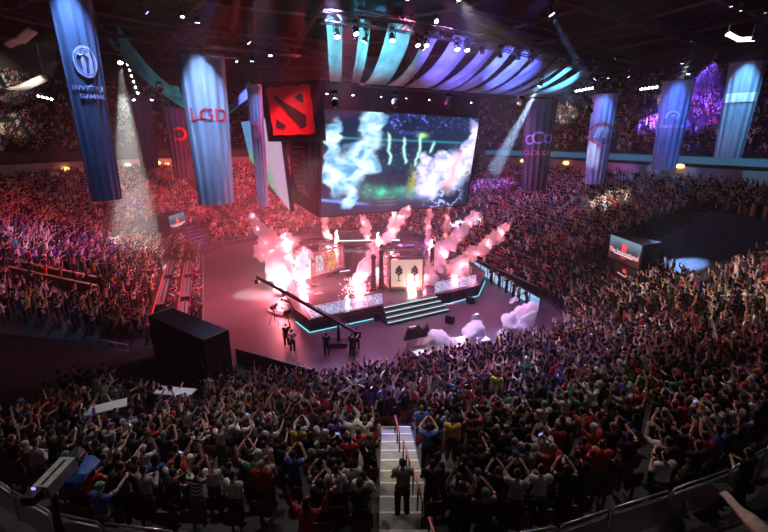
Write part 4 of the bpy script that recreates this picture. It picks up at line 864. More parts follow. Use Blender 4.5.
# ------------------------------------------------------------------ fabric canopy over the screen
can_m = mat('canopy_fabric', (.22, .25, .29), .75, noise_amt=.5, scale=.45)  # cloudy tones put the projected light pattern into the cloth colour
STR = [((326, 342), 14, (330, 341), 82), ((360, 371), 20, (350, 359), 83), ((389, 414), 24, (363, 385), 85), ((428, 440), 31, (387, 402), 86), ((454, 477), 36, (403, 427), 88), ((486, 500), 43, (430, 447), 90), ((506, 516), 46, (450, 462), 91), ((525, 535), 50, (465, 480), 93), ((542, 558), 53, (480, 497), 94), ((560, 569), 58, (500, 510), 95), ((573, 579), 62, (511, 520), 96), ((587, 600), 66, (523, 545), 97)]
def t_out(px): return 33 + (px - 326) / 274 * 13
def t_in(px): return 40.5 + (px - 330) / 150 * 9
def canopy_strip(i, S_):
    (a0, a1), y0, (c0_, c1_), y1 = S_; lb = ['first', 'second', 'third', 'fourth', 'fifth', 'sixth', 'seventh', 'eighth', 'ninth', 'tenth', 'eleventh', 'twelfth'][i]
    P0, P1 = at(a0, y0 - 1, t_out(a0)), at(a1, y0 + .5, t_out(a1)); Q0, Q1 = at(c0_, y1, t_in(c0_)), at(c1_, y1 + .5, t_in(c1_))
    mo = empty('canopy_strip', (P0 + P1) / 2); tag(mo, f"{lb} canopy cloth strip counted from the end above the red emblem", 'canopy strip')
    def f(u, v):
        p, q = P0.lerp(P1, u), Q0.lerp(Q1, u); m = p.lerp(q, .42); m.z = q.z + (p.z - q.z) * .16
        w = (1 - v) ** 2 * p + 2 * v * (1 - v) * m + v * v * q; return w + Vector((0, 0, .10 * math.sin(u * 9 + i + v * 4) * math.sin(PI * v))) - mo.location
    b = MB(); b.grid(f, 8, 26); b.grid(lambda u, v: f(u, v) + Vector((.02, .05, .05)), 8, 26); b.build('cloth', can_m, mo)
    b = MB(); b.tube([P0 - mo.location + Vector((-.1, 0, .1)), P1 - mo.location + Vector((.1, 0, .1))], .06, 6); b.build('batten', M['metal'], mo)
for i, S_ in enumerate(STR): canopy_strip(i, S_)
tp = [(322, 17), (360, 20), (400, 26), (440, 33), (480, 41), (520, 50), (560, 59), (604, 70)]
for i in range(7):
    truss(at(tp[i][0], tp[i][1], t_out(tp[i][0]) - .3), at(tp[i + 1][0], tp[i + 1][1], t_out(tp[i + 1][0]) - .3), .75, f"{ORD[i + 1]} segment of the curved canopy truss counted from the end above the red emblem")
rt = MB(); rp_ = [at(px, py, t_in(px)) for px, py in ((326, 84), (360, 85), (400, 88), (440, 91), (480, 95), (520, 97), (548, 98))]; rt.tube(rp_, .18, 8); tag(rt.build('canopy_ring_pipe', M['black']), 'black lower pipe that gathers the canopy strips above the main screen', 'pipe')
for (px, py, tg, nm) in ((337, 33, None, 'first'), (366, 38, (322, 140), 'second'), (392, 37, None, 'third'), (426, 42, None, 'fourth'), (421, 46, (462, 80), 'fifth'), (457, 46, None, 'sixth'), (467, 47, None, 'seventh'), (482, 50, None, 'eighth'), (500, 54, None, 'ninth'), (518, 56, None, 'tenth'), (531, 58, None, 'eleventh'), (590, 69, None, 'twelfth')):
    lit = nm in ('first', 'second', 'third', 'fourth', 'fifth', 'sixth', 'seventh'); p = at(px, py, t_out(px) - .6); T = at(tg[0], tg[1], t_out(px) + 2) if tg else p + Vector((.5, -2, -6))
    lamp(p, T, (1, .97, .92), (90000 if tg else 400) if lit else 0, 9 if tg else 30, f"{nm} moving-head lamp under the canopy truss counted from the red emblem end", None, 16 if lit else .02, .55)
lt2 = at(318, 10, 36); 
hb_ = empty('rigging_box', at(376, 9, 38)); tag(hb_, 'dark boxy projector cage hanging above the canopy truss', 'projector'); MB().box((0, 0, 0), (4.2, 1.4, 1.0), rz=.25).build('cage_body', mat('cage_grey', (.05, .045, .06), .6), hb_); MB().box((0, -.75, -.1), (3.4, .06, .5), rz=.25).build('front_panel', mat('cage_panel', (.10, .08, .12), .5), hb_)
# teal swags on the far flank of the canopy
teal_m = mat('teal_gauze', (.10, .36, .40), .8, noise_amt=.3, scale=.8)
def swag(A_, B_, sag, wd, label):
    o = empty('canopy_swag', A_); tag(o, label, 'canopy swag'); wv = Vector((0, 0, -1))
    def f(u, v):
        p = A_.lerp(B_, u); z = -sag * 4 * u * (1 - u); return p + Vector((0, .15 * math.sin(v * 25 + u * 3), z)) + wv * (v - .5) * wd * (1 - .45 * math.sin(PI * u)) - A_
    b = MB(); b.grid(f, 26, 14); b.build('cloth', teal_m, o); MB().tube([f(0, 0), f(0, 1)], .05, 6).build('end_batten', M['metal'], o)
swag(at(118, 36, 56), at(222, 108, 50), 2.6, 3.4, 'teal gauze swag falling from the roof towards the banner with red letters'); swag(at(206, 112, 50), at(250, 87, 46), 1.0, 1.5, 'short teal gauze swag between two banners'); swag(at(96, 20, 58), at(180, 92, 52), 2.2, 1.4, 'narrow dark teal swag above the longer teal one')
# ------------------------------------------------------------------ hanging banners
ban_m = mat('banner_cloth', (.30, .36, .50), .6, noise_amt=.1, scale=.5)
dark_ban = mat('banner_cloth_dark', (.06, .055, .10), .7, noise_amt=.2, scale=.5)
def banner(px0, px1, ytop, ybot, t, label, cloth, face=None, marks=(), swirl=0.0, lean=0.0, bulge=.35):
    """a pleated cloth hung as a half tube; marks: (kind, data, material, x, z, size)"""
    tc, bc = at((px0 + px1) / 2, ytop, t), None; w = (px1 - px0) / 430 * t
    r = ray(384 + ((px0 + px1) / 2 - 384) * (1722 - ybot) / (1722 - ytop), ybot); tb = math.hypot(tc.x, tc.y) / math.hypot(r.x, r.y); H = tc.z - (CZ + r.z * tb)
    fd = Vector((face[0], face[1], 0)).normalized() if face else Vector((-tc.x, -tc.y, 0)).normalized(); xr = Vector((-fd.y, fd.x, 0))     # xr: to the viewer's right when facing it
    o = empty('hanging_banner', tc); tag(o, label, 'banner')
    def S(u, z, e=0.0):   # u -.5...5, z metres below the top
        k = min(1, z / 2.5); rd = w * (bulge + .05 * k); pl = .045 * w * k * math.sin(u * 34 + swirl) * .5; ang = u * 2.3; tp_ = 1 - .2 * z / H; rd *= tp_
        return xr * (math.sin(ang) / math.sin(1.15) * w / 2 * tp_) + fd * (rd * (math.cos(ang) - math.cos(1.15)) + pl + e) + Vector((0, 0, -z))
    b = MB(); b.grid(lambda u, v: S(u - .5, v * H), 56, 14); b.grid(lambda u, v: S(u - .5, v * H, -.05), 56, 14); b.build('cloth', cloth, o)
    ar = [S(i / 20 - .5, 0) + Vector((0, 0, .06)) for i in range(21)]; MB().tube(ar, .07, 6).build('top_hoop', M['metal'], o)
    for sx in (-.42, .42): MB().tube([S(sx, 0), S(sx, 0) + Vector((0, 0, max(.5, Z_ROOF - 1 - tc.z)))], .02, 4).build('hanging_cable', M['metal'], o)
    for nm, kind, data, m, x, zf, size in marks:
        b = MB()
        if kind == 'text':
            V, Fc = curve_text(data, size, .012 * size); b.add([S((x + v[0]) / w, zf * H - v[1], .07 + v[2]) for v in V], Fc)
        else:
            for pl in data:
                k = len(pl); pts = [S((x + p[0] * size) / w, zf * H - p[1] * size, .07) for p in pl]; b.add(pts + [p + fd * .02 for p in pts], [tuple(range(k)), tuple(reversed(range(k, 2 * k)))] + [(i, k + i, k + (i + 1) % k, (i + 1) % k) for i in range(k)])
        b.build(nm, m, o)
    return o, tc, H
def ringpoly(r0, r1, a0, a1, n_=20, sx=1.0):
    out = []
    for i in range(n_):
        t0, t1 = a0 + (a1 - a0) * i / n_, a0 + (a1 - a0) * (i + 1) / n_
        out.append([(r0 * math.cos(t0) * sx, r0 * math.sin(t0)), (r1 * math.cos(t0) * sx, r1 * math.sin(t0)), (r1 * math.cos(t1) * sx, r1 * math.sin(t1)), (r0 * math.cos(t1) * sx, r0 * math.sin(t1))])
    return out
lav = mat('lavender_print', (.72, .62, .78), .7); redp = mat('red_print', (.75, .03, .05), .7); whitep = mat('white_print', (.82, .82, .88), .7); purp = mat('violet_print', (.34, .26, .72), .7); pinkp = mat('pink_print', (.70, .25, .38), .7)
fig = [[(-.25, -.75), (-.05, -.8), (.02, -.1), (-.12, .3), (-.3, .1)], [(.1, -.8), (.3, -.7), (.38, .1), (.2, .62), (-.15, .72), (-.42, .45), (-.3, .36), (-.05, .5), (.16, .3)]]
BN = {}
BN['ig'] = banner(47, 90, -14, 200, 22.5, 'nearest tall banner with pale oval emblem and two lines of pale lettering', mat('banner_cloth_navy', (.10, .12, .18), .6, noise_amt=.1, scale=.5), (.85, -.45), [('oval_emblem', 'poly', ringpoly(.86, 1, 0, 2 * PI, 28, .66) + ringpoly(.74, .79, 0, 2 * PI, 28, .66) + fig, lav, -.1, .33, .80), ('name_text', 'text', 'INVICTUS', lav, -.12, .45, .36), ('second_line_text', 'text', 'GAMING', lav, .0, .487, .32)], lean=16)
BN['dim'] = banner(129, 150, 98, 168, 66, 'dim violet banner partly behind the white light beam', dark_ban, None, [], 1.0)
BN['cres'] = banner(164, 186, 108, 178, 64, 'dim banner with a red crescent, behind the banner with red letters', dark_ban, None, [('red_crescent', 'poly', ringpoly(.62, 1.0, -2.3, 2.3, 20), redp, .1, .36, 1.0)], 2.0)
BN['lgd'] = banner(178, 224, 55, 204, 31, 'bright blue-white banner with big red letters', ban_m, (.55, -.8), [('letters_text', 'text', 'LGD', redp, -.05, .385, 1.25)], 3.0, lean=9)
BN['nar'] = banner(246, 262, 86, 206, 37, 'narrow banner hanging edge-on just before the red emblem cloth', ban_m, (-.2, -1), [('pink_emblem', 'poly', ringpoly(.5, 1.0, 0, 2 * PI, 16, .55), pinkp, .0, .35, .8)], 4.0, lean=5)
cloud = ringpoly(.5, .72, .2, 2 * PI - .3, 14) + [[(p[0] + 1.0, p[1] - .1) for p in q] for q in ringpoly(.34, .56, 0, 2 * PI, 12)] + [[(p[0] - .9, p[1] - .2) for p in q] for q in ringpoly(.36, .58, .8, 2 * PI - .8, 12)]
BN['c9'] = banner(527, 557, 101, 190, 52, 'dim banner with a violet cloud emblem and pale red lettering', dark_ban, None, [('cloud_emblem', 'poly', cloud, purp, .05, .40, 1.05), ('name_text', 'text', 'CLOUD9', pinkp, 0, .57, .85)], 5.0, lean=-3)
arc = ringpoly(.86, 1.0, .3, PI - .3, 16, 1.1) + ringpoly(.86, 1.0, PI + .4, 2 * PI - .4, 12, 1.1)
beast = [[(-.5, -.35), (-.3, .35), (-.1, .5), (.0, .1), (-.15, -.4)], [(.05, -.4), (.1, .4), (.3, .55), (.5, .2), (.35, -.4)], [(-.1, .4), (.1, .55), (.15, .2), (.0, .15)]]
BN['arc'] = banner(594, 618, 94, 184, 55, 'blue banner with a white beast emblem between two red arcs', ban_m, (-.35, -1), [('red_arcs', 'poly', arc, redp, 0, .43, 1.35), ('white_beast', 'poly', beast, whitep, 0, .42, 1.6)], 6.0, lean=-6)
horse = ringpoly(.7, 1.0, -.1, 3.6, 12, 1.05) + [[(.3, -.5), (.75, -.6), (1.0, .0), (.7, .1)], [(-.2, .2), (.4, .3), (.5, .0), (.0, -.1)]]
BN['liq'] = banner(665, 693, 81, 170, 51, 'blue banner with a white horse-head emblem above a line of small letters', ban_m, (-.5, -.9), [('horse_emblem', 'poly', horse, whitep, -.05, .385, .62), ('name_text', 'text', 'TEAM LIQUID', whitep, 0, .5, .46)], 7.0, lean=-7)
BN['band'] = banner(733, 763, 62, 158, 44, 'brightly lit banner with a pale horizontal band, last toward the dark covered seats', ban_m, (-.7, -.75), [('pale_band', 'poly', [[(-.5 + i * .1, -.16), (-.4 + i * .1, -.16), (-.4 + i * .1, .16), (-.5 + i * .1, .16)] for i in range(10)], whitep, 0, .36, 2.8)], 8.0, lean=-17)
tl_, tr_ = at(166, 49, 30.6), at(238, 54, 30.6); truss(tl_, tr_, .6, 'short lattice truss above the banner with red letters')
truss(at(648, 79, 50.6), at(700, 74, 50.4), .5, 'short lattice truss above the banner with the horse-head emblem'); truss(at(584, 93, 55), at(628, 90, 55), .5, 'short lattice truss above the banner between red arcs')
# ------------------------------------------------------------------ ring board, concourse, roof
def arc_pts(s, z, i0, i1): 
    R_ = ring(s, z); return [R_[i % NB] for i in range(i0, i1 + 1)]
def idx_near(px, py, z):
    p = atz(px, py, z) if py > 139 else at(px, py, 60); R_ = ring(29.9, 0); return min(range(NB), key=lambda i: (R_[i].x - p.x) ** 2 + (R_[i].y - p.y) ** 2)
vis = [i for i in range(NB) if (lambda q: q and -60 < q[0] < 830)(in_frame(ring(29.9, 0)[i].x, ring(29.9, 0)[i].y, 11.5))]
rib_on = emat('ribbon_blue', (.06, .26, .50), .36); rib_off = mat('ribbon_dark', (.04, .04, .055), .4)
groups_ = []
order = sorted(vis, key=lambda i: in_frame(ring(29.9, 0)[i].x, ring(29.9, 0)[i].y, 11.5)[0])
R29 = ring(D_S0 - .06, 0)
rb_lit = empty('ribbon_board', (20, 70, 11)); tag(rb_lit, 'glowing blue ribbon board along the front of the upper tier', 'ribbon display')
rb_off = empty('ribbon_board', (-40, 70, 11)); tag(rb_off, 'unlit dark ribbon board on the upper tier behind the banner with red letters', 'ribbon display')
for k in range(len(order) - 1):
    i, j = order[k], order[k + 1]; p, q = R29[i].copy(), R29[j].copy(); px = in_frame(p.x, p.y, 11.5)[0]; lit = px > 470
    if (p - q).length > 12: continue
    p.z = q.z = D_Z0 - .25; par = rb_lit if lit else rb_off; dn = (Vector((CX, CY, 0)) - Vector((p.x, p.y, 0))).normalized() * .08
    b = MB(); b.hexa([p - Vector((0, 0, .36)), p + dn - Vector((0, 0, .36)), q + dn - Vector((0, 0, .36)), q - Vector((0, 0, .36))], [p + Vector((0, 0, .5)), p + dn + Vector((0, 0, .5)), q + dn + Vector((0, 0, .5)), q + Vector((0, 0, .5))]); relp(par, b, 'display_panel', rib_on if lit else rib_off)
warm = emat('warm_lamp', (1, .55, .15), 5)
for (px, py, lb, c) in ((680, 166, 'warm yellow concourse lamp below the banner with the horse-head emblem', 0), (700, 163, 'pale green concourse lamp between the last two banners', 1), (721, 165, 'warm concourse lamp just under the brightest end banner', 0), (754, 167, 'largest warm yellow concourse lamp under the ring board', 0), (66, 169, 'yellow concourse lamp beside the nearest tall banner', 0), (128, 165, 'small pale concourse lamp by the dim violet banner', 2), (158, 163, 'warm concourse lamp left of the crescent banner', 0), (167, 164, 'second warm concourse lamp close under the crescent banner', 0), (523, 161, 'warm concourse lamp at the edge of the dim cloud banner', 0), (566, 163, 'warm concourse lamp between the cloud and beast banners', 0)):
    lb = lb.replace('left of', 'just before'); t = 20.0
    while t < 120:
        q = at(px, py, t)
        if sdist(q.x, q.y) > 33.2 or (sdist(q.x, q.y) > 28.05 and sdist(q.x, q.y) < 28.6 and q.z < zt + 1.75): break
        t += .2
    sc_lamp = sdist(q.x, q.y) < 30
    o = empty('concourse_lamp', q); tag(o, lb, 'lamp'); m = [warm, M.setdefault('gl', emat('green_lamp', (.45, 1, .7), 4)), M.setdefault('pl', emat('pale_lamp', (1, .85, .7), 6))][c]; b = MB(); b.ball((0, 0, 0), (.5, .5, .26), 12, 6); b.build('globe', m, o); (MB().tube([(0, 0, 0), tuple((Vector((q.x - CX, q.y - CY, 0)).normalized() * .45))], .06, 6) if sc_lamp else MB().tube([(0, 0, .2), (0, 0, max(.3, D_Z0 - .9 - q.z))], .04, 6)).build('bracket' if sc_lamp else 'stem', M['metal'], o)
# roof structure: heavy radial beams, ring purlins and a walkway truss
for k in range(0, NB, 9):
    p, q = ring(sW - .5, Z_ROOF - 2.2)[k], ring(2, Z_ROOF + 3.2)[k]; b = MB(); b.bar(p, q, .7, 1.5); tag(b.build('ceiling_beam', M['beam']), kind='structure')
for s_, z_ in ((44, Z_ROOF - .9), (34, Z_ROOF + .2), (24, Z_ROOF + 1.2), (12, Z_ROOF + 2.4)):
    P = ring(s_, z_); b = MB()
    for i in range(NB): b.bar(P[i], P[(i + 1) % NB], .25, .4)
    tag(b.build('ceiling_purlin', M['beam']), kind='structure')
cat = [((-8, -2), (118, 40), 34, 62, 'dim roof truss over the nearest tall banner'), ((95, 28), (300, 52), 44, 52, 'long dim roof truss above the banner with red letters'), ((150, 8), (330, 60), 52, 60, 'slanting dim roof truss towards the red emblem cloth'), ((470, 14), (640, 62), 56, 66, 'dim roof truss behind the canopy'), ((560, 40), (775, 12), 58, 50, 'roof truss crossing over the three right-end banners'), ((600, 74), (775, 52), 64, 56, 'lighting truss over the end banners')]
for (a0, a1, t0, t1, lb) in cat: truss(at(*a0, t0), at(*a1, t1), 1.0, lb.replace('right-end', 'last'), name='roof_truss')
# pale ducts / reflectors catching light under the roof
refl = mat('pale_reflector', (.6, .55, .5), .5)
for (p, q, t, lb, r) in (((0, 92), (44, 78), 56, 'floodlit pale roof panel behind the nearest tall banner', .8), ((728, 34), (752, 39), 46, 'bright white curved roof lamp at the end of the roof beam', .42), ((8, 44), (32, 30), 50, 'pale pinkish roof duct near the frame edge of the dark roof', .9)):
    o = empty('roof_duct', at(*p, t)); tag(o, lb, 'roof panel'); a0, a1 = Vector((0, 0, 0)), at(*q, t) - at(*p, t); b = MB(); b.tube([a0, a0.lerp(a1, .5) + Vector((0, 0, -.3)), a1], r, 12, flat=.5); b.build('panel', emat('roof_lamp_glow', (1, .97, .9), 5) if 'lamp' in lb else refl, o)
    for w_ in (a0, a1): MB().tube([w_, w_ + Vector((0, 0, 4))], .04, 5).build('hanger_rod', M['metal'], o)
def bar_light(px0, py0, px1, py1, t, n_, lb, glow=14):
    o = empty('lamp_bar', at(px0, py0, t)); tag(o, lb, 'stage light'); a1 = at(px1, py1, t) - o.location; MB().tube([Vector((0, 0, .3)), a1 + Vector((0, 0, .3))], .08, 6).build('bar', M['metal'], o); m = M.setdefault('barglow', emat('cool_lamp', (.85, .9, 1), glow))
    for i in range(n_): b = MB(); b.tube([a1 * (i / (n_ - 1)) + Vector((0, 0, .18)), a1 * (i / (n_ - 1)) + Vector((0, -.1, -.1))], .22, 10); h_ = b.build('lamp_head', M['black'], o); b = MB(); b.ball(a1 * (i / (n_ - 1)) + Vector((0, -.12, -.14)), .17, 8, 6); b.build('lens', m, h_)
bar_light(39, 95, 52, 98, 58, 4, 'row of four small white lamps near the nearest tall banner'); bar_light(641, 88, 656, 86, 56, 5, 'row of five white lamps beyond the blue beast banner'); bar_light(576, 90, 592, 87, 60, 6, 'row of small white lamps close above the beast banner'); bar_light(124, 52, 138, 92, 60, 8, 'descending row of white lamps by the white light cone')
# ------------------------------------------------------------------ near stair, rails
stp = empty('aisle_stair', (.5, 11, 0)); tag(stp, 'pale concrete aisle stair with white step edges running down between the rows', 'stairs')
stone = mat('stair_concrete', (.27, .255, .215), .8, noise_amt=.2, scale=3); nose = mat('step_edge_paint', (.72, .71, .66), .6)
y0, y1 = 6.2, 15.2; ns_ = 23
def stair_z(y): return max(0, SLOPE * (sdist(.55, y) - .3))
for i in range(ns_):
    ya, yb = y0 + (y1 - y0) * i / ns_, y0 + (y1 - y0) * (i + 1) / ns_; z = stair_z(ya) + .04; xl = -.12 + .0 * ya; xr_ = 1.28 - .02 * (ya - 6)
    b = MB(); b.hexa([(xl, ya, z - .5), (xr_, ya, z - .5), (xr_, yb, z - .5), (xl, yb, z - .5)], [(xl, ya, z), (xr_, ya, z), (xr_, yb, z), (xl, yb, z)]); relp(stp, b, 'step', stone)
    if i % 2 == 0: b = MB(); b.box(((xl + xr_) / 2, yb - .03, z + .006), (xr_ - xl - .02, .06, .012)); relp(stp, b, 'edge_strip', nose)
rail_m = mat('red_handrail', (.45, .12, .12), .35, .3); post_m = M['black']
for nm, ya, yb, lb in ((1, 14.5, 12.75, 'farthest pink-red stair handrail on black posts'), (2, 12.0, 10.4, 'second farthest stair handrail, beyond the man in grey'), (3, 9.9, 8.3, 'stair handrail beside the man in grey T-shirt'), (4, 7.6, 6.3, 'nearest stair handrail at the foot of the frame')):
    x = .40 + (14.65 - (ya + yb) / 2) * .085; o = empty('stair_handrail', (x, (ya + yb) / 2, stair_z((ya + yb) / 2))); tag(o, lb.replace('foot of the frame', 'bottom of the view'), 'handrail')
    P, Q = Vector((x - .05, ya, stair_z(ya) + .95)), Vector((x + .05, yb, stair_z(yb) + .95)); b = MB(); b.tube([P, Q], .032, 8); relp(o, b, 'rail', rail_m)
    for w_ in (P, P.lerp(Q, .55), Q): b = MB(); b.tube([w_, w_ - Vector((0, 0, .95))], .022, 6); relp(o, b, 'post', post_m)
RAIL = [(-14, 11.6, 5.6), (-11, 9.6, 5.95), (-9.2, 8.6, 6.1), (-7.69, 7.89, 6.16), (-6.3, 7.55, 6.22), (-4.5, 7.25, 6.3), (-2.4, 6.85, 6.45), (-.6, 6.7, 6.6), (1.6, 6.6, 6.75), (3.5, 6.75, 7.0), (4.7, 7.1, 7.07), (6.23, 7.55, 7.12), (7.97, 8.14, 7.15), (9.4, 8.85, 7.15), (11.2, 10.0, 7.15), (13.5, 11.8, 7.15)]
glp = bpy.data.materials.new('rail_panel_glass'); glp.use_nodes = True; _g = glp.node_tree.nodes['Principled BSDF']; _g.inputs['Base Color'].default_value = (.35, .36, .36, 1); _g.inputs['Alpha'].default_value = .45; _g.inputs['Roughness'].default_value = .35
for i in range(len(RAIL) - 1):
    P, Q = Vector(RAIL[i]), Vector(RAIL[i + 1])
    if -.7 < (P.x + Q.x) / 2 < 1.4: continue
    d = (Q - P).normalized(); P, Q = P + d * .05, Q - d * .05; o = empty('guard_rail', ((P + Q) / 2)); 
    side = 'camera-crane side' if P.x < 0 else 'bare-arm side'; nth = (7 - i) if P.x < 0 else (i - 7)
    tag(o, f"{ORD[nth]} steel guard rail panel from the stair on the {side}", 'guard rail', 'curved guard rail panels')
    b = MB(); b.tube([P - Vector((0, 0, .95)), P - Vector((0, 0, .06)), P + d * .06, Q - d * .06, Q - Vector((0, 0, .06)), Q - Vector((0, 0, .95))], .024, 8); relp(o, b, 'tube_frame', M['steel'])
    b = MB(); b.tube([P + d * .02 - Vector((0, 0, .13)), Q - d * .02 - Vector((0, 0, .13))], .018, 8); relp(o, b, 'mid_rail', M['steel']); b = MB(); b.bar((P + Q) / 2 - Vector((0, 0, .55)) - d * (Q - P).length * .46, (P + Q) / 2 - Vector((0, 0, .55)) + d * (Q - P).length * .46, .012, .74); relp(o, b, 'infill_panel', glp)
def thin_rail(p, q, lb, h=.9):
    p, q = Vector(p), Vector(q); o = empty('barrier_rail', (p + q) / 2); tag(o, lb, 'rail'); b = MB(); b.tube([p + Vector((0, 0, h)), q + Vector((0, 0, h))], .035, 6); relp(o, b, 'rail', M['steel']); b = MB(); b.tube([p + Vector((0, 0, h * .5)), q + Vector((0, 0, h * .5))], .025, 6); relp(o, b, 'mid_rail', M['steel'])
    for k in range(4): w_ = p.lerp(q, k / 3); b = MB(); b.tube([w_, w_ + Vector((0, 0, h))], .03, 6); relp(o, b, 'post', M['steel'])
def onbowl(px, py): g = px_ground(px, py, 0); return g
thin_rail(onbowl(548, 297), onbowl(582, 272), 'steel rail rising past the glowing boundary wall'); thin_rail(onbowl(636, 285), onbowl(668, 270), 'steel rail at the foot of the red-lit display box near the covered seats'); thin_rail(onbowl(182, 250), onbowl(200, 260), 'steel rail behind the desks below the far display box'); thin_rail(onbowl(112, 424), onbowl(135, 416), 'bent steel rail beside the white table in the dark corner')
thin_rail(onbowl(95, 352), onbowl(130, 358), 'steel rail at the edge of the dark empty rows'); thin_rail(onbowl(690, 404), onbowl(760, 412), 'steel rail across the rows above the curved guard rail'); thin_rail(onbowl(700, 356), onbowl(735, 346), 'steel rail among the brightly lit upper rows'); thin_rail(onbowl(0, 448), onbowl(40, 438), 'dim steel rail at the dark end of the near rows')
# ------------------------------------------------------------------ tunnel walls, ramps, covers
def parapet(P, Q, h, lb, top=True):
    P, Q = Vector(P), Vector(Q); o = empty('parapet_wall', (P + Q) / 2); tag(o, lb, 'parapet'); b = MB(); b.bar(P + Vector((0, 0, h / 2 - .2)), Q + Vector((0, 0, h / 2 - .2)), .2, h); relp(o, b, 'wall_face', M['concrete']); b = MB(); b.tube([P + Vector((0, 0, h + .12 - .2)), Q + Vector((0, 0, h + .12 - .2))], .05, 8); relp(o, b, 'top_rail', mat('white_rail', (.75, .72, .78), .4) if 'wr' not in M else M['wr'])
M['wr'] = mat('white_rail', (.75, .72, .78), .4)
parapet((-28.8, 31.8, 4.7), (-23.4, 33.3, 2.75), 1.0, 'upper grey entrance parapet with pale rail among the violet-lit crowd'); parapet((-27.7, 30.4, 4.5), (-22.3, 31.6, 2.6), 1.0, 'lower grey entrance parapet with pale rail, nearer the dark rows')
ra = empty('entrance_ramp', (23.5, 54, 4.2)); tag(ra, 'violet-lit stair ramp with white edges cut into the far seating', 'ramp')
A0, A1, B0, B1 = Vector((21.6, 53.8, 4.3)), Vector((22.3, 51.9, 4.3)), Vector((25.3, 56.7, 6.0)), Vector((26.0, 54.9, 6.0))
b = MB(); b.hexa([A0 - up_ * .3, A1 - up_ * .3, B1 - up_ * .3, B0 - up_ * .3], [A0 + up_ * .5, A1 + up_ * .5, B1 + up_ * .5, B0 + up_ * .5]); relp(ra, b, 'ramp_surface', mat('ramp_paint', (.42, .36, .6), .6))
for p, q in ((A0, B0), (A1, B1)): b = MB(); b.bar(p + up_ * .8, q + up_ * .8, .22, .9); relp(ra, b, 'side_wall', M['white'])
def cover(name, a0, a1, b_sign, s0, s1, i0, i1, lb):
    P = [[ring(s, 0)[i] + up_ * (SLOPE * (s - .3) + .22) for i in range(i0, i1)] for s in np.linspace(s0, s1, 14)]
    P = [[p + up_ * .05 * noise.noise(p * .6) for p in r] for r in P]; o = empty(name, P[0][0]); tag(o, lb, 'seat cover'); cm_ = M['tarp_grid'] if 'blue' in lb else M['tarp']; b = MB(); loft(b, P, False, smooth=True); loft(b, [[p - up_ * .06 for p in r] for r in P], False, smooth=True, flip=True); relp(o, b, 'cloth', cm_); ed = MB(); ed.tube(P[0], .06, 6); relp(o, ed, 'front_hem', M['black'])
tg = mat('tarp_grid', (.05, .055, .07), .7); nt = tg.node_tree; tc = nt.nodes.new('ShaderNodeTexCoord'); bk = nt.nodes.new('ShaderNodeTexBrick'); bk.inputs['Scale'].default_value = 1.0; bk.inputs['Color1'].default_value = (.03, .033, .04, 1); bk.inputs['Color2'].default_value = (.04, .045, .055, 1); bk.inputs['Mortar'].default_value = (.012, .012, .014, 1); bk.inputs['Mortar Size'].default_value = .05; bk.inputs['Brick Width'].default_value = 1.1; bk.inputs['Row Height'].default_value = .8
nt.links.new(tc.outputs['Object'], bk.inputs['Vector']); nt.links.new(bk.outputs['Color'], nt.nodes['Principled BSDF'].inputs['Base Color']); M['tarp_grid'] = tg
# index of the base curve around the two covered corners
ir = [i for i in range(NB) if -24 < BASE[i][0] + BASE[i][2] * 12 < -13.2 and BASE[i][1] > 0 and BASE[i][1] + BASE[i][3] * 12 > 19.5]; cover('seat_cover', 0, 0, 1, 8.2, 20.5, min(ir), max(ir) + 1, 'dark sheeting over a wide block of seats, its lower edge lit blue')
il = [i for i in range(NB) if -26 < BASE[i][0] + BASE[i][2] * 7 < -13 and BASE[i][1] < 0 and BASE[i][1] + BASE[i][3] * 7 < -14.5]; cover('seat_cover', 0, 0, 1, 1.2, 11.2, min(il), max(il) + 1, 'black sheeting over empty seats around the big plain black box')
# barrier line and sign boards beyond the covered block
for k, (px, py) in enumerate(((716, 204), (728, 206), (740, 209), (752, 212), (764, 215))):
    g = onbowl(px, py + 4); o = empty('barrier_post', g); tag(o, f"{ORD[k + 1]} pinkish barrier post along the top of the covered seats", 'barrier'); MB().box((0, 0, .6), (.7, .25, 1.2), rz=.6).build('post_block', mat('pinkish_panel', (.4, .22, .24), .7) if k == 0 else M['pkp'], o); M.setdefault('pkp', o.children[0].data.materials[0]); MB().box((0, 0, 1.25), (.8, .3, .1), rz=.6).build('cap', M['concrete'], o)
for (px, py, lb) in ((610, 184, 'pale pink sign board on the wall above the crowd by the beast banner'), (529, 180, 'small pale pink sign board beside the dim cloud banner')):
    t = 20.0
    while t < 120:
        q = at(px, py, t)
        if sdist(q.x, q.y) > 27.6: break
        t += .2
    o = empty('sign_board', q); tag(o, lb, 'sign'); MB().box((0, 0, 0), (3.2 if px > 600 else 1.8, .15, 1.0), rz=-.5).build('board', mat('sign_pink', (.8, .5, .55), .6), o); MB().box((-.05, -.12, 0), (1.1 if px > 600 else .7, .06, .4), rz=-.5).build('printed_mark', mat('sign_mark', (.3, .3, .5), .6), o)
    for sx in (-.6, .6): MB().box((sx, .1, -.9), (.1, .1, .9)).build('post', M['metal'], o)
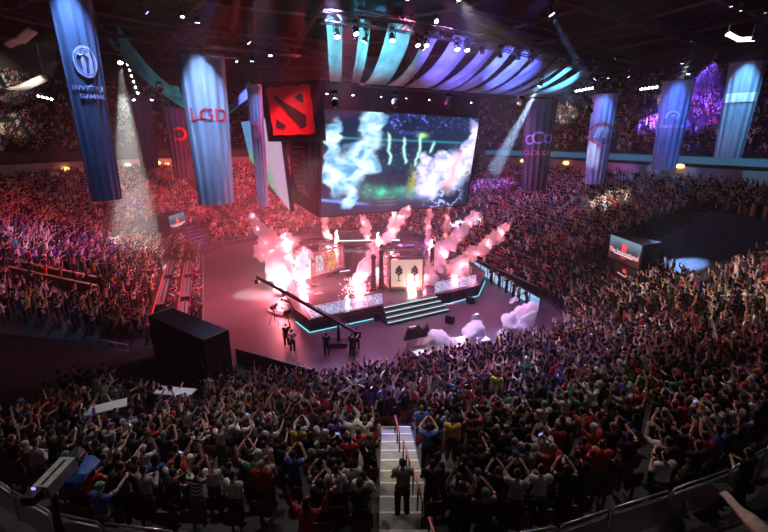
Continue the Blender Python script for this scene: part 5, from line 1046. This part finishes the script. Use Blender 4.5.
# ------------------------------------------------------------------ red-lit rows and desks beside the floor
redled = emat('red_led', (1, .02, .03), 1.3)
def led_row(a0, a1, bb, k, lb):
    z = row_z(k) + .02; o = empty('red_light_strip', ab((a0 + a1) / 2, bb, z)); tag(o, lb, 'light strip', 'red light strips on the rows'); MB().bar(ab(a0, bb, z + .03) - o.location, ab(a1, bb, z + .03) - o.location, .16, .05).build('channel', M['metal'], o); MB().bar(ab(a0, bb, z + .07) - o.location, ab(a1, bb, z + .07) - o.location, .05, .05).build('glow_strip', redled, o)
for k in range(1, 6): led_row(-11 + k * .3, 11 - k * .8, -(HB + .3 + TREAD * k + .1), k, f"{ORD[k]} red light strip from the floor on the desk side of the big black box")
for k in range(1, 6): led_row(-11.5 + k * .3, -1.0, HB + .3 + TREAD * k + .1, k, f"{ORD[k]} red light strip above the glowing boundary wall")
dtop = mat('desk_white', (.24, .23, .24), .5); scr_d = emat('small_screen', (.9, .8, .85), .55)
def long_desk(a0, a1, bb, k, lb):
    z = row_z(k); o = empty('long_desk', ab((a0 + a1) / 2, bb, z), RT); tag(o, lb, 'desk'); L = a1 - a0
    MB().box((0, 0, .74), (.62, L, .05)).build('desk_top', dtop, o); MB().box((.3 if bb < 0 else -.3, 0, .38), (.04, L, .7)).build('front_panel', M['black'], o)
    for sy in (-1, 1): MB().box((0, sy * (L / 2 - .1), .37), (.5, .05, .74)).build('end_leg', M['black'], o)
    for i in range(max(2, int(L / 1.1))):
        yy = -L / 2 + .6 + i * (L - 1.2) / max(1, int(L / 1.1) - 1); m_ = MB().box((.1, yy, .97), (.05, .5, .32)).build('monitor', M['black'], o); MB().box((.1 - .03 * (1 if bb < 0 else -1), yy, .97), (.01, .46, .28)).build('monitor_screen', scr_d, m_)
for a0, a1, k, lb in ((3.5, 9.0, 1, 'white-topped desk row nearest the floor under the far display box'), (-3.5, 2.2, 1, 'white-topped desk in the middle of the lowest red-lit row'), (-10.4, -4.8, 1, 'white-topped desk in the lowest red-lit row by the big black box'), (2.0, 7.5, 3, 'white-topped desk in the upper red-lit row under the far display box'), (-6.5, .5, 3, 'white-topped desk in the upper red-lit row near the big black box')): long_desk(a0, a1, -(HB + .3 + TREAD * (k + .5)), k, lb)
for a0, a1, k, lb in ((-9.8, -5.6, 2, 'white-topped desk above the near end of the glowing boundary wall'), (-5.0, -1.2, 2, 'white-topped desk above the far end of the glowing boundary wall'), (-8.5, -3, 4, 'white-topped desk in the upper red-lit row over the boundary wall')): long_desk(a0, a1, HB + .3 + TREAD * (k + .5), k, lb)
# black floor barriers
for (P, Q, lb) in ((ab(11.5, -14.6), ab(-13, -14.6), 'long low black barrier between the red-lit desks and floor'), (ab(-2, 14.75), ab(-13, 14.75), 'low black barrier behind the glowing boundary wall'), (ab(-15.5, -12.6), ab(-20.2, -8.4), 'short black barrier at the floor corner below the big black box')):
    o = empty('floor_barrier', (P + Q) / 2); tag(o, lb, 'barrier'); b = MB(); b.bar(P + up_ * .5, Q + up_ * .5, .12, 1.0); relp(o, b, 'panel', M['black']); b = MB(); b.bar(P + up_ * 1.03, Q + up_ * 1.03, .16, .05); relp(o, b, 'cap_rail', M['gt'])
# white tables in the dark corner
for (P, w_, l_, rz, lb) in ((Vector((-10.6, 14.1, 3.9)), .6, 1.5, .5, 'white table in the dark corner nearest the steel rail'), (Vector((-9.2, 16.6, 3.0)), .6, 1.7, -.15, 'long pale table behind the clapping people in the dark corner')):
    o = empty('folding_table', P, rz); tag(o, lb, 'table'); MB().box((0, 0, .74), (l_, w_, .05)).build('table_top', M['white'], o)
    for sx in (-1, 1):
        for sy in (-1, 1): MB().tube([(sx * (l_ / 2 - .1), sy * (w_ / 2 - .08), .72), (sx * (l_ / 2 - .1), sy * (w_ / 2 - .08), -.25)], .025, 6).build('leg', M['metal'], o)
# broadcast camera on a crane head beside the rail
cr_ = empty('broadcast_camera', (-6.6, 6.9, 7.2)); tag(cr_, 'pale long broadcast camera with a blue lens hood beyond the guard rail', 'camera')
P, Q = at(42, 492, 8.9), at(70, 462, 9.6); pal = mat('camera_housing', (.42, .42, .38), .5, noise_amt=.2, scale=6); blu = mat('blue_hood', (.02, .08, .32), .5)
L_ = cr_.location; dcam = (Q - P).normalized(); xs, ys, _ = frame_of(dcam)
b = MB(); b.bar(P - L_, Q - L_, .34, .30); b.build('housing', pal, cr_); 
for k in range(3): c = P.lerp(Q, .2 + .28 * k) - L_ + ys * .155; b = MB(); b.bar(c - dcam * .1, c + dcam * .1, .05, .02); b.build('vent_slot', M['black'], cr_)
b = MB(); b.tube([P.lerp(Q, .45) - L_ + xs * .28 - ys * .22, Q - L_ + dcam * .25 + xs * .28 - ys * .22], [.17, .19], 14); b.build('blue_hood', blu, cr_); b = MB(); b.tube([Q - L_, Q + dcam * .3 - L_], [.12, .16], 14); b.build('lens', M['black'], cr_)
b = MB(); b.box(P - L_ - dcam * .2 + ys * .1, (.25, .25, .2)); b.build('viewfinder', M['black'], cr_); b = MB(); b.box(P - L_ - dcam * .12 + ys * .24, (.07, .02, .05)); b.build('tally_light', emat('violet_tally', (.3, .3, 1), 2.0), cr_)
b = MB(); b.tube([P.lerp(Q, .3) - L_ - ys * .15, P.lerp(Q, .2) - L_ - up_ * .9], .07, 8); b.build('pan_head', M['metal'], cr_); b = MB(); b.tube([P - L_ - ys * .15, P - L_ - Vector((.55, .1, .42))], .03, 6); b.build('pan_handle', M['steel'], cr_); b = MB(); b.tube([P.lerp(Q, .2) - L_ - up_ * .9, P.lerp(Q, .2) - L_ - up_ * 1.75], [.08, .12], 10); b.build('pedestal', M['black'], cr_)
# arm of a camera crane by the rail at the other end
ar = empty('crane_arm', at(735, 503, 8.2)); tag(ar, 'thick pale tapered crane arm reaching over the guard rail', 'camera crane'); p0, p1 = at(722, 492, 8.6), at(790, 560, 6.2); b = MB(); b.tube([p0 - ar.location, p0.lerp(p1, .5) - ar.location, p1 - ar.location], [.10, .13, .15], 14); b.build('arm_tube', mat('pale_arm', (.46, .38, .30), .6, noise_amt=.2, scale=8), ar)
b = MB(); b.box(p0 - ar.location, (.3, .22, .24)); b.build('end_bracket', M['black'], ar); b = MB(); b.tube([p0 - ar.location + Vector((-.05, 0, -.1)), p0 - ar.location + Vector((-.1, .05, -.55))], .04, 8); b.build('clamp', M['black'], ar)
# a near spectator by the rail's end with a raised bare forearm
person(8.55, 8.35, 5.75, .35, 'clapping at chest', 'T-shirt', 0, 'short hair', 0, 'person in black at the rail end, bare forearms raised against the dark', skin=1, trouser=0, group='people at the rail')
# floor crew
def crew(px, py, pose, ci, lb, hd=.3, top='T-shirt'):
    g = atz(px, py, 0); person(g.x, g.y, 0, hd, pose, top, ci, random.choice(['short hair', 'cap']), 0, lb, skin=random.randrange(4), group='floor crew', haircol=(.02, .02, .022))
crew(352, 357, 'pointing at the stage', 0, 'crew member in black at the tail of the camera jib, one arm forward', -.5); crew(357, 350, 'clapping at chest', 0, 'second crew member in black at the tail of the camera jib', -.2); crew(327, 356, 'arms hanging down', 2, 'crew member in navy standing alone on the pale floor by the jib', .2)
crew(287, 346, 'arms hanging down', 0, 'crew member in black by the corner barrier, next to one in white', .4); crew(293, 352, 'arms folded', 3, 'crew member in white top standing by the corner barrier', .2)
for k, (px, py) in enumerate(((491, 284), (499, 288), (506, 294), (518, 303), (526, 308), (513, 299))): crew(px, py, ['clapping at chest', 'leaning forward', 'holding a phone up'][k % 3], [5, 1, 0, 3, 0, 1][k], f"{ORD[k + 1]} crew member in {['red', 'charcoal', 'black', 'white', 'black', 'charcoal'][k]} along the foot of the glowing wall, {['clapping', 'leaning', 'hands forward'][k % 3]}", .6)
tripod_cam((11.0, 42.0, 0), -1.0, 'tripod camera among the crew at the glowing wall'); tripod_cam((12.3, 37.6, 0), -1.2, 'tripod camera at the near end of the glowing wall')
# ------------------------------------------------------------------ smoke, flames, sparks
def smoke_mat(name, col, dens, scale, thr=.42):
    m = bpy.data.materials.new(name); m.use_nodes = True; nt = m.node_tree; nt.nodes.clear(); N = nt.nodes.new
    o = N('ShaderNodeOutputMaterial'); v = N('ShaderNodeVolumePrincipled'); v.inputs['Color'].default_value = (*col, 1); v.inputs['Anisotropy'].default_value = .1
    tc = N('ShaderNodeTexCoord'); n = N('ShaderNodeTexNoise'); n.inputs['Scale'].default_value = scale; n.inputs['Detail'].default_value = 4; n.inputs['Roughness'].default_value = .55
    r = N('ShaderNodeMapRange'); r.inputs['From Min'].default_value = thr; r.inputs['From Max'].default_value = thr + .14; r.inputs['To Min'].default_value = 0; r.inputs['To Max'].default_value = dens
    nt.links.new(tc.outputs['Object'], n.inputs['Vector']); nt.links.new(n.outputs['Fac'], r.inputs['Value']); nt.links.new(r.outputs['Result'], v.inputs['Density']); nt.links.new(v.outputs[0], o.inputs['Volume'])
    return m
SM = smoke_mat('smoke', (.97, .95, .96), 6.0, 1.9, .42); SMD = smoke_mat('dense_smoke', (.97, .96, .98), 9.0, 1.5, .37)
TRAIL = 1.0
def lumpy(mb_pts, rads, name, m, label, cat='smoke', seed=0.0, amp=.5, freq=1.9):
    """a column of billowing smoke: a chain of lobes merged into one skin"""
    b = MB(); P = [Vector(p) for p in mb_pts]
    tot = 0.0
    for i in range(len(P) - 1):
        L = (P[i + 1] - P[i]).length; k = max(2, int(L / (.55 * min(rads[i], rads[i + 1]) + .05)))
        for j in range(k):
            t = j / k; r = rads[i] * (1 - t) + rads[i + 1] * t; q = P[i].lerp(P[i + 1], t) + Vector((random.uniform(-1, 1), random.uniform(-1, 1), random.uniform(-1, 1))) * r * .5
            b.ball(q, r * random.uniform(.65, 1.1), 10, 7)
    b.ball(P[-1], rads[-1], 10, 7)
    me = remeshed(b, name, m, max(.09, min(rads) * .22), 1); c = P[0]
    V = np.empty(len(me.vertices) * 3, np.float32); me.vertices.foreach_get('co', V); V = V.reshape(-1, 3); Nn = np.empty(len(me.vertices) * 3, np.float32); me.vertices.foreach_get('normal', Nn); Nn = Nn.reshape(-1, 3)
    for i in range(len(V)):
        p = Vector(V[i]); a = noise.noise(p * freq + Vector((seed, 0, 0))) + .5 * noise.noise(p * freq * 2.3 + Vector((0, seed, 0))); V[i] += Nn[i] * a * amp * min(1.0, max(rads) * .6)
    V -= np.array(c, np.float32); me.vertices.foreach_set('co', V.ravel()); me.update()
    o = bpy.data.objects.new(name, me); o.location = c; link(o); tag(o, label, cat, None, 'stuff'); return o
def path(*pts): return [at(px, py, t) for px, py, t in pts]
def pointlight(p, col, e): point('smoke_fill', p, col, e, .2)  # bare light without a body, added so smoke glows from within
PL = [
 (path((284, 296, 42), (277, 272, 43), (270, 250, 44), (262, 234, 45), (252, 216, 46)), [1.0, 1.4, 1.2, .65, .35], 'widest white-hot smoke column at the far flank of the stage'),
 (path((288, 270, 44), (292, 250, 45), (284, 238, 46)), [.9, 1.2, .6], 'pink smoke billow joined to the widest column'),
 (path((303, 298, 40), (303, 280, 40.5), (302, 262, 41), (306, 252, 42)), [.9, .8, .8, .5], 'pink smoke column hiding part of the side booth'),
 (path((304, 296, 39.5), (316, 299, 39), (324, 297, 38.5)), [.8, .7, .3], 'pink smoke roll spilling to the deck before the side booth'),
 (path((354, 298, 40), (360, 282, 41), (368, 262, 42), (377, 246, 43), (388, 236, 44)), [.7, .8, .8, .7, .5], 'tall pink smoke column rising beside the brown pylons'),
 (path((388, 238, 44), (396, 224, 45), (408, 208, 46)), [.5, .6, .35], 'pink smoke wisp bending up under the main screen'),
 (path((414, 296, 40), (421, 282, 40.5), (430, 270, 41), (440, 258, 42), (452, 243, 43), (465, 228, 44), (476, 215, 45)), [.5, .8, .85, .8, .75, .7, .4], 'long slanting pink smoke trail from the front steps'),
 (path((450, 284, 44), (458, 270, 44.5), (470, 258, 45), (484, 247, 46), (496, 238, 47), (507, 226, 48)), [.8, 1.1, .8, .75, .7, .4], 'second long slanting pink smoke trail beside the glowing wall'),
 (path((329, 240, 58), (326, 226, 58), (322, 208, 58)), [.6, .5, .4], 'thin pink back smoke column left of the far booth'.replace('left of', 'behind')),
 (path((369, 244, 56), (366, 230, 56), (360, 208, 56)), [.7, .6, .45], 'pink back smoke column under the main screen middle'),
 (path((392, 240, 57), (394, 222, 57), (394, 202, 57)), [.6, .6, .4], 'pink back smoke column above the pale booth'),
 (path((430, 256, 56), (427, 236, 56), (430, 208, 56)), [.6, .5, .4], 'pink back smoke column under the end of the screen'),
 (path((447, 244, 58), (446, 226, 58), (450, 205, 58)), [.4, .35, .3], 'faint pink back smoke wisp beyond the slanting trails'),
 (path((436, 356, 29), (437, 347, 29), (440, 338, 29)), [.75, .85, .6], 'white smoke puff before the presenters desk nearest the black cowl'),
 (path((450, 352, 29.5), (452, 343, 29.5)), [.5, .45], 'small reddish smoke puff between two larger ones'),
 (path((464, 352, 29.5), (466, 340, 29.6), (476, 329, 29.8)), [.75, .9, .65], 'pale pink smoke puff over the presenters desk'),
 (path((508, 335, 31), (516, 326, 31.5), (524, 314, 32), (532, 308, 32.5)), [.65, .95, .8, .4], 'large pale violet smoke puff at the edge of the floor'),
 (path((512, 302, 33), (516, 299, 33)), [.28, .22], 'tiny violet smoke wisp above the large pale violet puff'),
]
TRAIL_W = {0: 800, 1: 420, 2: 170, 3: 120, 4: 170, 5: 120, 6: 200, 7: 200, 8: 160, 9: 160, 10: 160, 11: 160, 12: 70}
for i, (P, r, lb) in enumerate(PL):
    if i in TRAIL_W:      # fill lights added inside each plume to brighten its smoke
        for j in range(len(P)): pointlight(P[j].lerp(P[min(j + 1, len(P) - 1)], .35), (1, .23, .30) if j else (1, .42, .40), TRAIL_W[i] * 1.8 * (1.5 if j == 0 else 1.0 - .12 * j) * (r[j] / .7) ** 1.6)
    lumpy(P, r, 'smoke_plume', SMD if i in (0, 13, 14, 15, 16) else SM, lb, 'smoke', i * 3.3)
fl_hot = emat('flame_white', (1, .80, .72), 14); fl_red = emat('spark_glow', (1, .30, .30), 7)
def flame(px, py, t, h, r, lb):
    p = at(px, py, t); o = empty('flame_jet', p); tag(o, lb, 'flame'); b = MB(); k = 7
    b.tube([Vector((.12 * math.sin(i * 1.9) * i / k, .1 * math.cos(i * 1.3) * i / k, h * i / k)) for i in range(k + 1)], [r * (.5 + .9 * math.sin(PI * min(1, (i + .8) / 3.2) / 2)) * max(.06, 1 - i / k) ** .7 * random.uniform(.85, 1.1) for i in range(k + 1)], 9); b.build('flame_core', fl_hot, o)
    MB().tube([(0, 0, -.25), (0, 0, .05)], [.16, .12], 10).build('burner', M['black'], o)
flame(411, 303, 39.6, 2.6, .36, 'tall white flame jet at the head of the front steps'); flame(281, 292, 42, 2.4, .5, 'white flame jet inside the widest smoke column'); flame(272, 268, 46, 3.0, .4, 'white flame jet at the far side of the widest smoke column'); flame(337, 250, 56, 2.6, .28, 'white flame jet behind the side booth'); flame(431, 258, 55, 2.4, .26, 'white flame jet behind the slanting smoke trail'); flame(378, 246, 50, 1.6, .22, 'small white flame jet behind the pylons'); flame(454, 288, 44, 1.2, .22, 'short flame jet at the root of the second slanting trail'); flame(300, 300, 39.5, 1.0, .25, 'short flame jet beside the short stair'); flame(348, 310, 36.2, 1.4, .14, 'slim flame jet at the stage edge above the jib')
b = MB(); c = at(352, 290, 38)
for i in range(110):
    d = Vector((random.gauss(0, 1), random.gauss(0, 1), abs(random.gauss(0, 1)))).normalized() * random.uniform(.3, 1.9); p = Vector((d.x * .9 + d.z * .25, d.y * .7, d.z)); b.tube([p, p + d * random.uniform(.05, .16)], random.uniform(.015, .04), 4)
so_ = b.build('spark_burst', fl_red, None, c - Vector((0, 0, .6))); tag(so_, 'burst of small pink-red sparks in the middle of the stage', 'sparks', None, 'stuff')
# ------------------------------------------------------------------ haze of the hall
wn = w.node_tree; vs = wn.nodes.new('ShaderNodeVolumeScatter'); vs.inputs['Density'].default_value = HAZE; vs.inputs['Anisotropy'].default_value = .25; wn.links.new(vs.outputs[0], wn.nodes['World Output'].inputs['Volume'])
def haze_body(c, r, dens, col, lb, rz=0.0):
    hz = MB(); hz.ball((0, 0, 0), r, 32, 16); m = bpy.data.materials.new('lingering_haze'); m.use_nodes = True; t_ = m.node_tree; t_.nodes.clear(); o_ = t_.nodes.new('ShaderNodeOutputMaterial'); v_ = t_.nodes.new('ShaderNodeVolumeScatter'); v_.inputs['Density'].default_value = dens; v_.inputs['Anisotropy'].default_value = .2; v_.inputs['Color'].default_value = (*col, 1); t_.links.new(v_.outputs[0], o_.inputs['Volume'])
    tag(hz.build('lingering_haze', m, None, c, rz), lb, 'haze', None, 'stuff')
haze_body(ab(6, -5, 5), (19, 22, 9), .005, (.98, .93, .94), 'thin smoke haze lingering in the air around the stage', RT)
haze_body(at(137, 165, 49), (8, 8, 10), .006, (.96, .97, .97), 'thin fog in the broad white light cone between two tall banners')
haze_body(at(690, 100, 54), (10, 8, 7), .004, (.97, .97, .98), 'thin fog in the violet beam by the horse-head banner')
haze_body(at(520, 125, 50), (6, 6, 7), .004, (.97, .97, .98), 'thin fog in the slanting beam by the cloud banner')
# ------------------------------------------------------------------ lamps of the show
PINK = (1, .16, .22); RED = (1, .05, .07); VIO = (.28, .12, 1); BLU = (.18, .42, 1); ICE = (.55, .78, 1); WHT = (1, .96, .92); TEAL = (.25, .85, .95)
for (px, py, t, P_) in ((281, 278, 41.0, 9000), (272, 255, 44, 7000), (303, 285, 38.8, 2600), (358, 286, 39.8, 3500), (413, 290, 39.2, 4200), (455, 278, 43, 4000), (337, 240, 56, 5000), (431, 248, 55, 4500), (378, 240, 50, 2500), (395, 222, 56, 2000)):
    point('flare_glow', at(px, py, t), (1, .20, .26), P_ * PYRO, .35)
RIG = lambda a, b_, z=24.0: ab(a, b_, z)
# washes from the roof grid; each is a lamp with a body
def wash(src, tgt, col, power, ang, label, blend=.8): return lamp(src, tgt, col, power, ang, label, None, 10, .6, True, blend, 'wash_light')
# red washes on the far and flank stands
wash(ab(8, 4, 27), ab(30, -8, 4), (1, .09, .13), 107800.0, 70, 'red wash lamp high over the stage aimed at the far corner')
wash(ab(2, -8, 27), ab(6, -26, 4), RED, 28800.0, 70, 'red wash lamp high over the desks flank of the stage')
wash(ab(14, 6, 27), ab(34, 10, 5), (1, .06, .14), 26400.0, 75, 'red wash lamp high over the rear of the stage')
wash(ab(4, 8, 27), ab(8, 32, 5), (.9, .10, .45), 15750.0, 75, 'magenta wash lamp aimed at the stand beyond the boundary wall')
wash(ab(-2, 2, 27.5), ab(-4, -2, 0), (1, .09, .22), 36691.2, 60, 'pink wash lamp straight above the stage')
wash(ab(-6, 8, 27), ab(-14, 4, 0), (.50, .18, .55), 38080.0, 60, 'pink wash lamp above the presenters desk')
# violet-white wash on the near middle rows
wash(ab(-6, -3, 26), at(430, 375, 24), (.50, .42, 1), 121680.0, 34, 'violet-white wash lamp aimed at the near middle rows')
wash(ab(-8, 8, 26), at(540, 365, 27), (.48, .42, 1), 79200.0, 34, 'violet wash lamp aimed at the rows by the violet smoke')
wash(ab(-5, -8, 26), at(300, 385, 22), (.55, .55, 1), 16200.0, 34, 'dim violet wash lamp aimed at the rows by the corner barrier')
wash(ab(-4, 10, 27), at(690, 310, 29), (1, .70, .60), 61560.0, 40, 'warm wash lamp aimed at the rows under the covered seats')
wash(ab(4, 12, 27), at(740, 300, 27), (1, .9, .85), 48000.0, 16, 'white wash lamp aimed at the bright patch by the steel rail')
wash(ab(2, -10, 27), at(60, 235, 40), (.42, .2, 1), 39000.0, 30, 'violet wash lamp aimed at the rows above the entrance parapet')
wash(ab(0, -8, 27), at(35, 240, 38), (1, .9, .8), 22500.0, 12, 'white wash lamp aimed at the pale group by the frame edge'.replace('frame edge', 'entrance parapet'))
wash(ab(-2, -6, 27), at(120, 290, 34), (1, .28, .26), 16640.0, 45, 'red wash lamp aimed at the rows behind the big black box')
wash(ab(10, 10, 27), at(520, 210, 60), (.6, .28, 1), 28000.0, 40, 'violet wash lamp aimed at the far stand beyond the screen')
wash(ab(6, 10, 27), at(640, 200, 56), (.55, .25, .9), 17600.0, 50, 'dim violet wash lamp aimed at the stand by the beast banner')
wash(ab(0, 12, 28), at(680, 120, 62), (.5, .12, .6), 1800.0, 60, 'dim magenta wash lamp aimed at the upper tier over the ring board')
wash(ab(6, -10, 28), at(60, 130, 62), (1, .12, .14), 600.0, 70, 'dim red wash lamp aimed at the upper tier behind the tall banner')
wash(ab(14, 0, 28), at(380, 140, 90), (1, .1, .2), 640.0, 80, 'dim red wash lamp aimed at the far upper tier')
# warm-white dim light on the stair and nearest rows
wash(Vector((-1, 12, 21)), Vector((.6, 12.3, 4)), (1, .86, .62), 5528.2, 16, 'small white lamp high above the aisle stair')
wash(Vector((2, 24, 24)), Vector((1, 10, 5)), (1, .85, .8), 1125.0, 70, 'weak white lamp above the near rows')
wash(Vector((-7, 17, 22)), Vector((-6.5, 11, 4.5)), (1, .96, .92), 2925.0, 60, 'white lamp over the near rows on the striped shirt side')
wash(Vector((8, 18, 22)), Vector((7, 12, 5)), (1, .94, .9), 2340.0, 60, 'white lamp over the near rows on the red hoodie side')
wash(at(716, 60, 47), at(690, 118, 64), (.22, .08, 1), 78000.0, 36, 'violet wash lamp over the upper tier behind the horse-head banner')
wash(ab(-3, -4, 26), atz(240, 305, 0), (1, .03, .08), 42000, 48, 'crimson wash lamp aimed at the floor before the desks')
wash(ab(-6, 4, 26), atz(430, 335, 0), (.9, .08, .28), 20000, 50, 'crimson wash lamp aimed at the floor before the front steps')
# lit patches
wash(at(592, 60, 50), at(575, 92, 66), WHT, 72000.0, 10, 'white lamp aimed at the bright group under the canopy end')
wash(at(690, 60, 52), at(672, 98, 66), WHT, 91000.0, 12, 'white lamp aimed at the bright upper-tier group between banners')
wash(at(80, 30, 44), at(18, 66, 62), WHT, 65000.0, 14, 'white lamp aimed at the upper-tier group near the roof panel')
wash(at(60, 60, 48), at(20, 90, 56), (1, .95, .85), 20000.0, 26, 'white lamp washing the pale roof panel')
wash(ab(-13, 13, 24), at(681, 261, 37), (.25, .45, 1), 420000, 9, 'blue lamp aimed at the foot of the covered seats')
wash(ab(2, 14, 25), at(700, 212, 46), (.8, .85, 1), 9000, 12, 'cool white lamp aimed at the barrier above the covered seats')
wash(ab(6, 12, 25), Vector((23.6, 54.3, 4.8)), (.5, .3, 1), 6000, 9, 'violet lamp aimed at the stair ramp')
# canopy lighting: teal, violet, teal along the cloth
wash(at(335, 104, 27), at(338, 48, 34), (.07, .62, .70), 26000.0, 36, 'teal lamp washing the first canopy strips')
wash(at(395, 104, 30), at(388, 56, 37), (.08, .58, .72), 30000.0, 34, 'second teal lamp washing the widest canopy strip')
wash(at(448, 105, 31), at(452, 62, 40), (.17, .15, 1), 52000, 34, 'violet lamp washing the middle canopy strips')
wash(at(520, 106, 36), at(510, 70, 44), (.12, .16, 1), 52000, 34, 'deep blue lamp washing the later canopy strips')
wash(at(590, 110, 44), at(555, 75, 48), (.12, .5, .85), 17740.8, 46, 'blue-teal lamp washing the last canopy strips')
wash(at(160, 90, 44), at(170, 80, 53), TEAL, 1500.0, 70, 'teal lamp washing the gauze swag')
wash(ab(-4, -2, 24), at(292, 112, 40), (1, .5, .45), 4200.0, 20, 'lamp washing the red emblem cloth')
# visible beams
lamp(at(120, 60, 52), at(136, 235, 47), (.95, 1, .95), 312480.0, 13, 'white lamp at the top of the broad white light cone', None, 30, .7, True, .2)
lamp(at(143, 9, 34), at(200, 60, 40), VIO, 80000.0, 10, 'violet lamp in the roof, first beside the nearest tall banner')
lamp(at(182, 14, 30), at(190, 60, 30), BLU, 3500, 9, 'small blue lamp higher above the banner with red letters', None, 8, .35)
lamp(at(247, 40, 40), at(275, 75, 42), VIO, 75000.0, 11, 'violet lamp on its own above the narrow banner')
lamp(at(270, 53, 38), at(281, 150, 39), (.3, .45, 1), 21000.0, 8, 'blue lamp with its beam falling across the red emblem cloth', None, 25, .4)
lamp(at(133, 98, 60), at(150, 140, 60), VIO, 42000.0, 14, 'violet lamp near the dim violet banner'); lamp(at(152, 98, 60), at(146, 140, 60), VIO, 42000.0, 14, 'violet lamp over the crescent banner')
lamp(at(236, 60, 42), at(250, 90, 42), BLU, 4000, 12, 'blue lamp over the narrow banner', None, 8, .3)
lamp(at(541, 83, 46), at(505, 150, 52), (.45, .62, 1), 1008000.0, 11, 'blue-white lamp with a strong slanting beam beside the cloud banner', None, 30, .55)
lamp(at(574, 62, 50), at(585, 118, 54), (.9, .95, 1), 13000.0, 9, 'white lamp at the end of the canopy truss')
lamp(at(597, 77, 52), at(570, 105, 56), VIO, 156000.0, 14, 'violet lamp between the canopy end and the beast banner'); 
lamp(at(566, 78, 52), at(560, 84, 54), VIO, 4000, 16, 'small violet lamp under the canopy end', None, 14, .4)
lamp(at(628, 75, 54), at(634, 100, 55), BLU, 9000, 10, 'small blue lamp between the beast and horse-head banners', None, 12, .4)
lamp(at(689, 72, 49), at(675, 120, 50), BLU, 1200, 22, 'blue lamp beside the ice-blue one over the horse-head banner', None, 14, .4)
lamp(at(712, 63, 50), at(664, 116, 63), (.2, .08, 1), 360448.0, 15, 'strong violet lamp with a broad beam toward the horse-head banner', None, 30, .6)


for k, (px, py) in enumerate(((731, 4), (741, 8), (80, 40), (95, 50))):
    lamp(at(px, py, 40), at(px, py + 40, 42), WHT, 0, 20, ['bright white house lamp high in the roof corner', 'second white house lamp high in the roof corner', 'small white house lamp behind the nearest tall banner', 'small white house lamp beside the pale oval emblem'][k], None, 10 if k < 2 else 3, .35)
def banner_light(k, col, p1, p2, label, up=1.8, fwd=2.3, ang=62, low=4.5):
    tc = BN[k][1]; d = Vector((-tc.x, -tc.y, 0)).normalized()
    lamp(tc + d * fwd + Vector((0, 0, up)), tc + d * .8 + Vector((0, 0, -low)), col, p1, ang, 'lamp close above the ' + label, None, 22, .36, True, 1.0)
    if p2: lamp(tc + d * 7.5 + Vector((.6, 0, 3.2)), tc + Vector((0, 0, -5.5)), col, p2, 40, 'lamp hanging further out before the ' + label, None, 10, .3, True, 1.0)
banner_light('ig', (.20, .42, 1), 9000, 0, 'nearest tall banner', ang=44, low=2.6); banner_light('lgd', (.40, .6, 1), 2600, 10000, 'banner with red letters'); banner_light('nar', (.3, .42, 1), 1500, 0, 'narrow edge-on banner')
banner_light('arc', (.08, .34, 1), 2600, 1800, 'beast banner'); banner_light('liq', (.07, .22, 1), 2600, 6500, 'horse-head banner'); banner_light('band', (.22, .58, 1), 3400, 6000, 'end banner with the pale band')
banner_light('c9', (.3, .3, .9), 500, 0, 'dim cloud banner'); banner_light('cres', (.35, .2, .9), 500, 0, 'crescent banner')
lamp(ab(-10, -2, 22), at(445, 345, 29.2), (1, .97, 1), 14000.0, 16, 'added white lamp brightening the smoke over the presenters desk', None, 12, .5, True, .6)  # extra lamp, added to whiten the puffs by the desk
lamp(ab(-8, 4, 22), at(520, 322, 31.5), (.92, .85, 1), 16000, 9, 'added white lamp brightening the pale violet smoke puff', None, 12, .5, True, .6)  # extra lamp, added only to lift this puff
SC.view_settings.exposure = 0.0
SC.cycles.volume_step_rate = 2.0
SC.cycles.max_bounces = 4; SC.cycles.diffuse_bounces = 2; SC.cycles.volume_bounces = 3; SC.cycles.transparent_max_bounces = 6
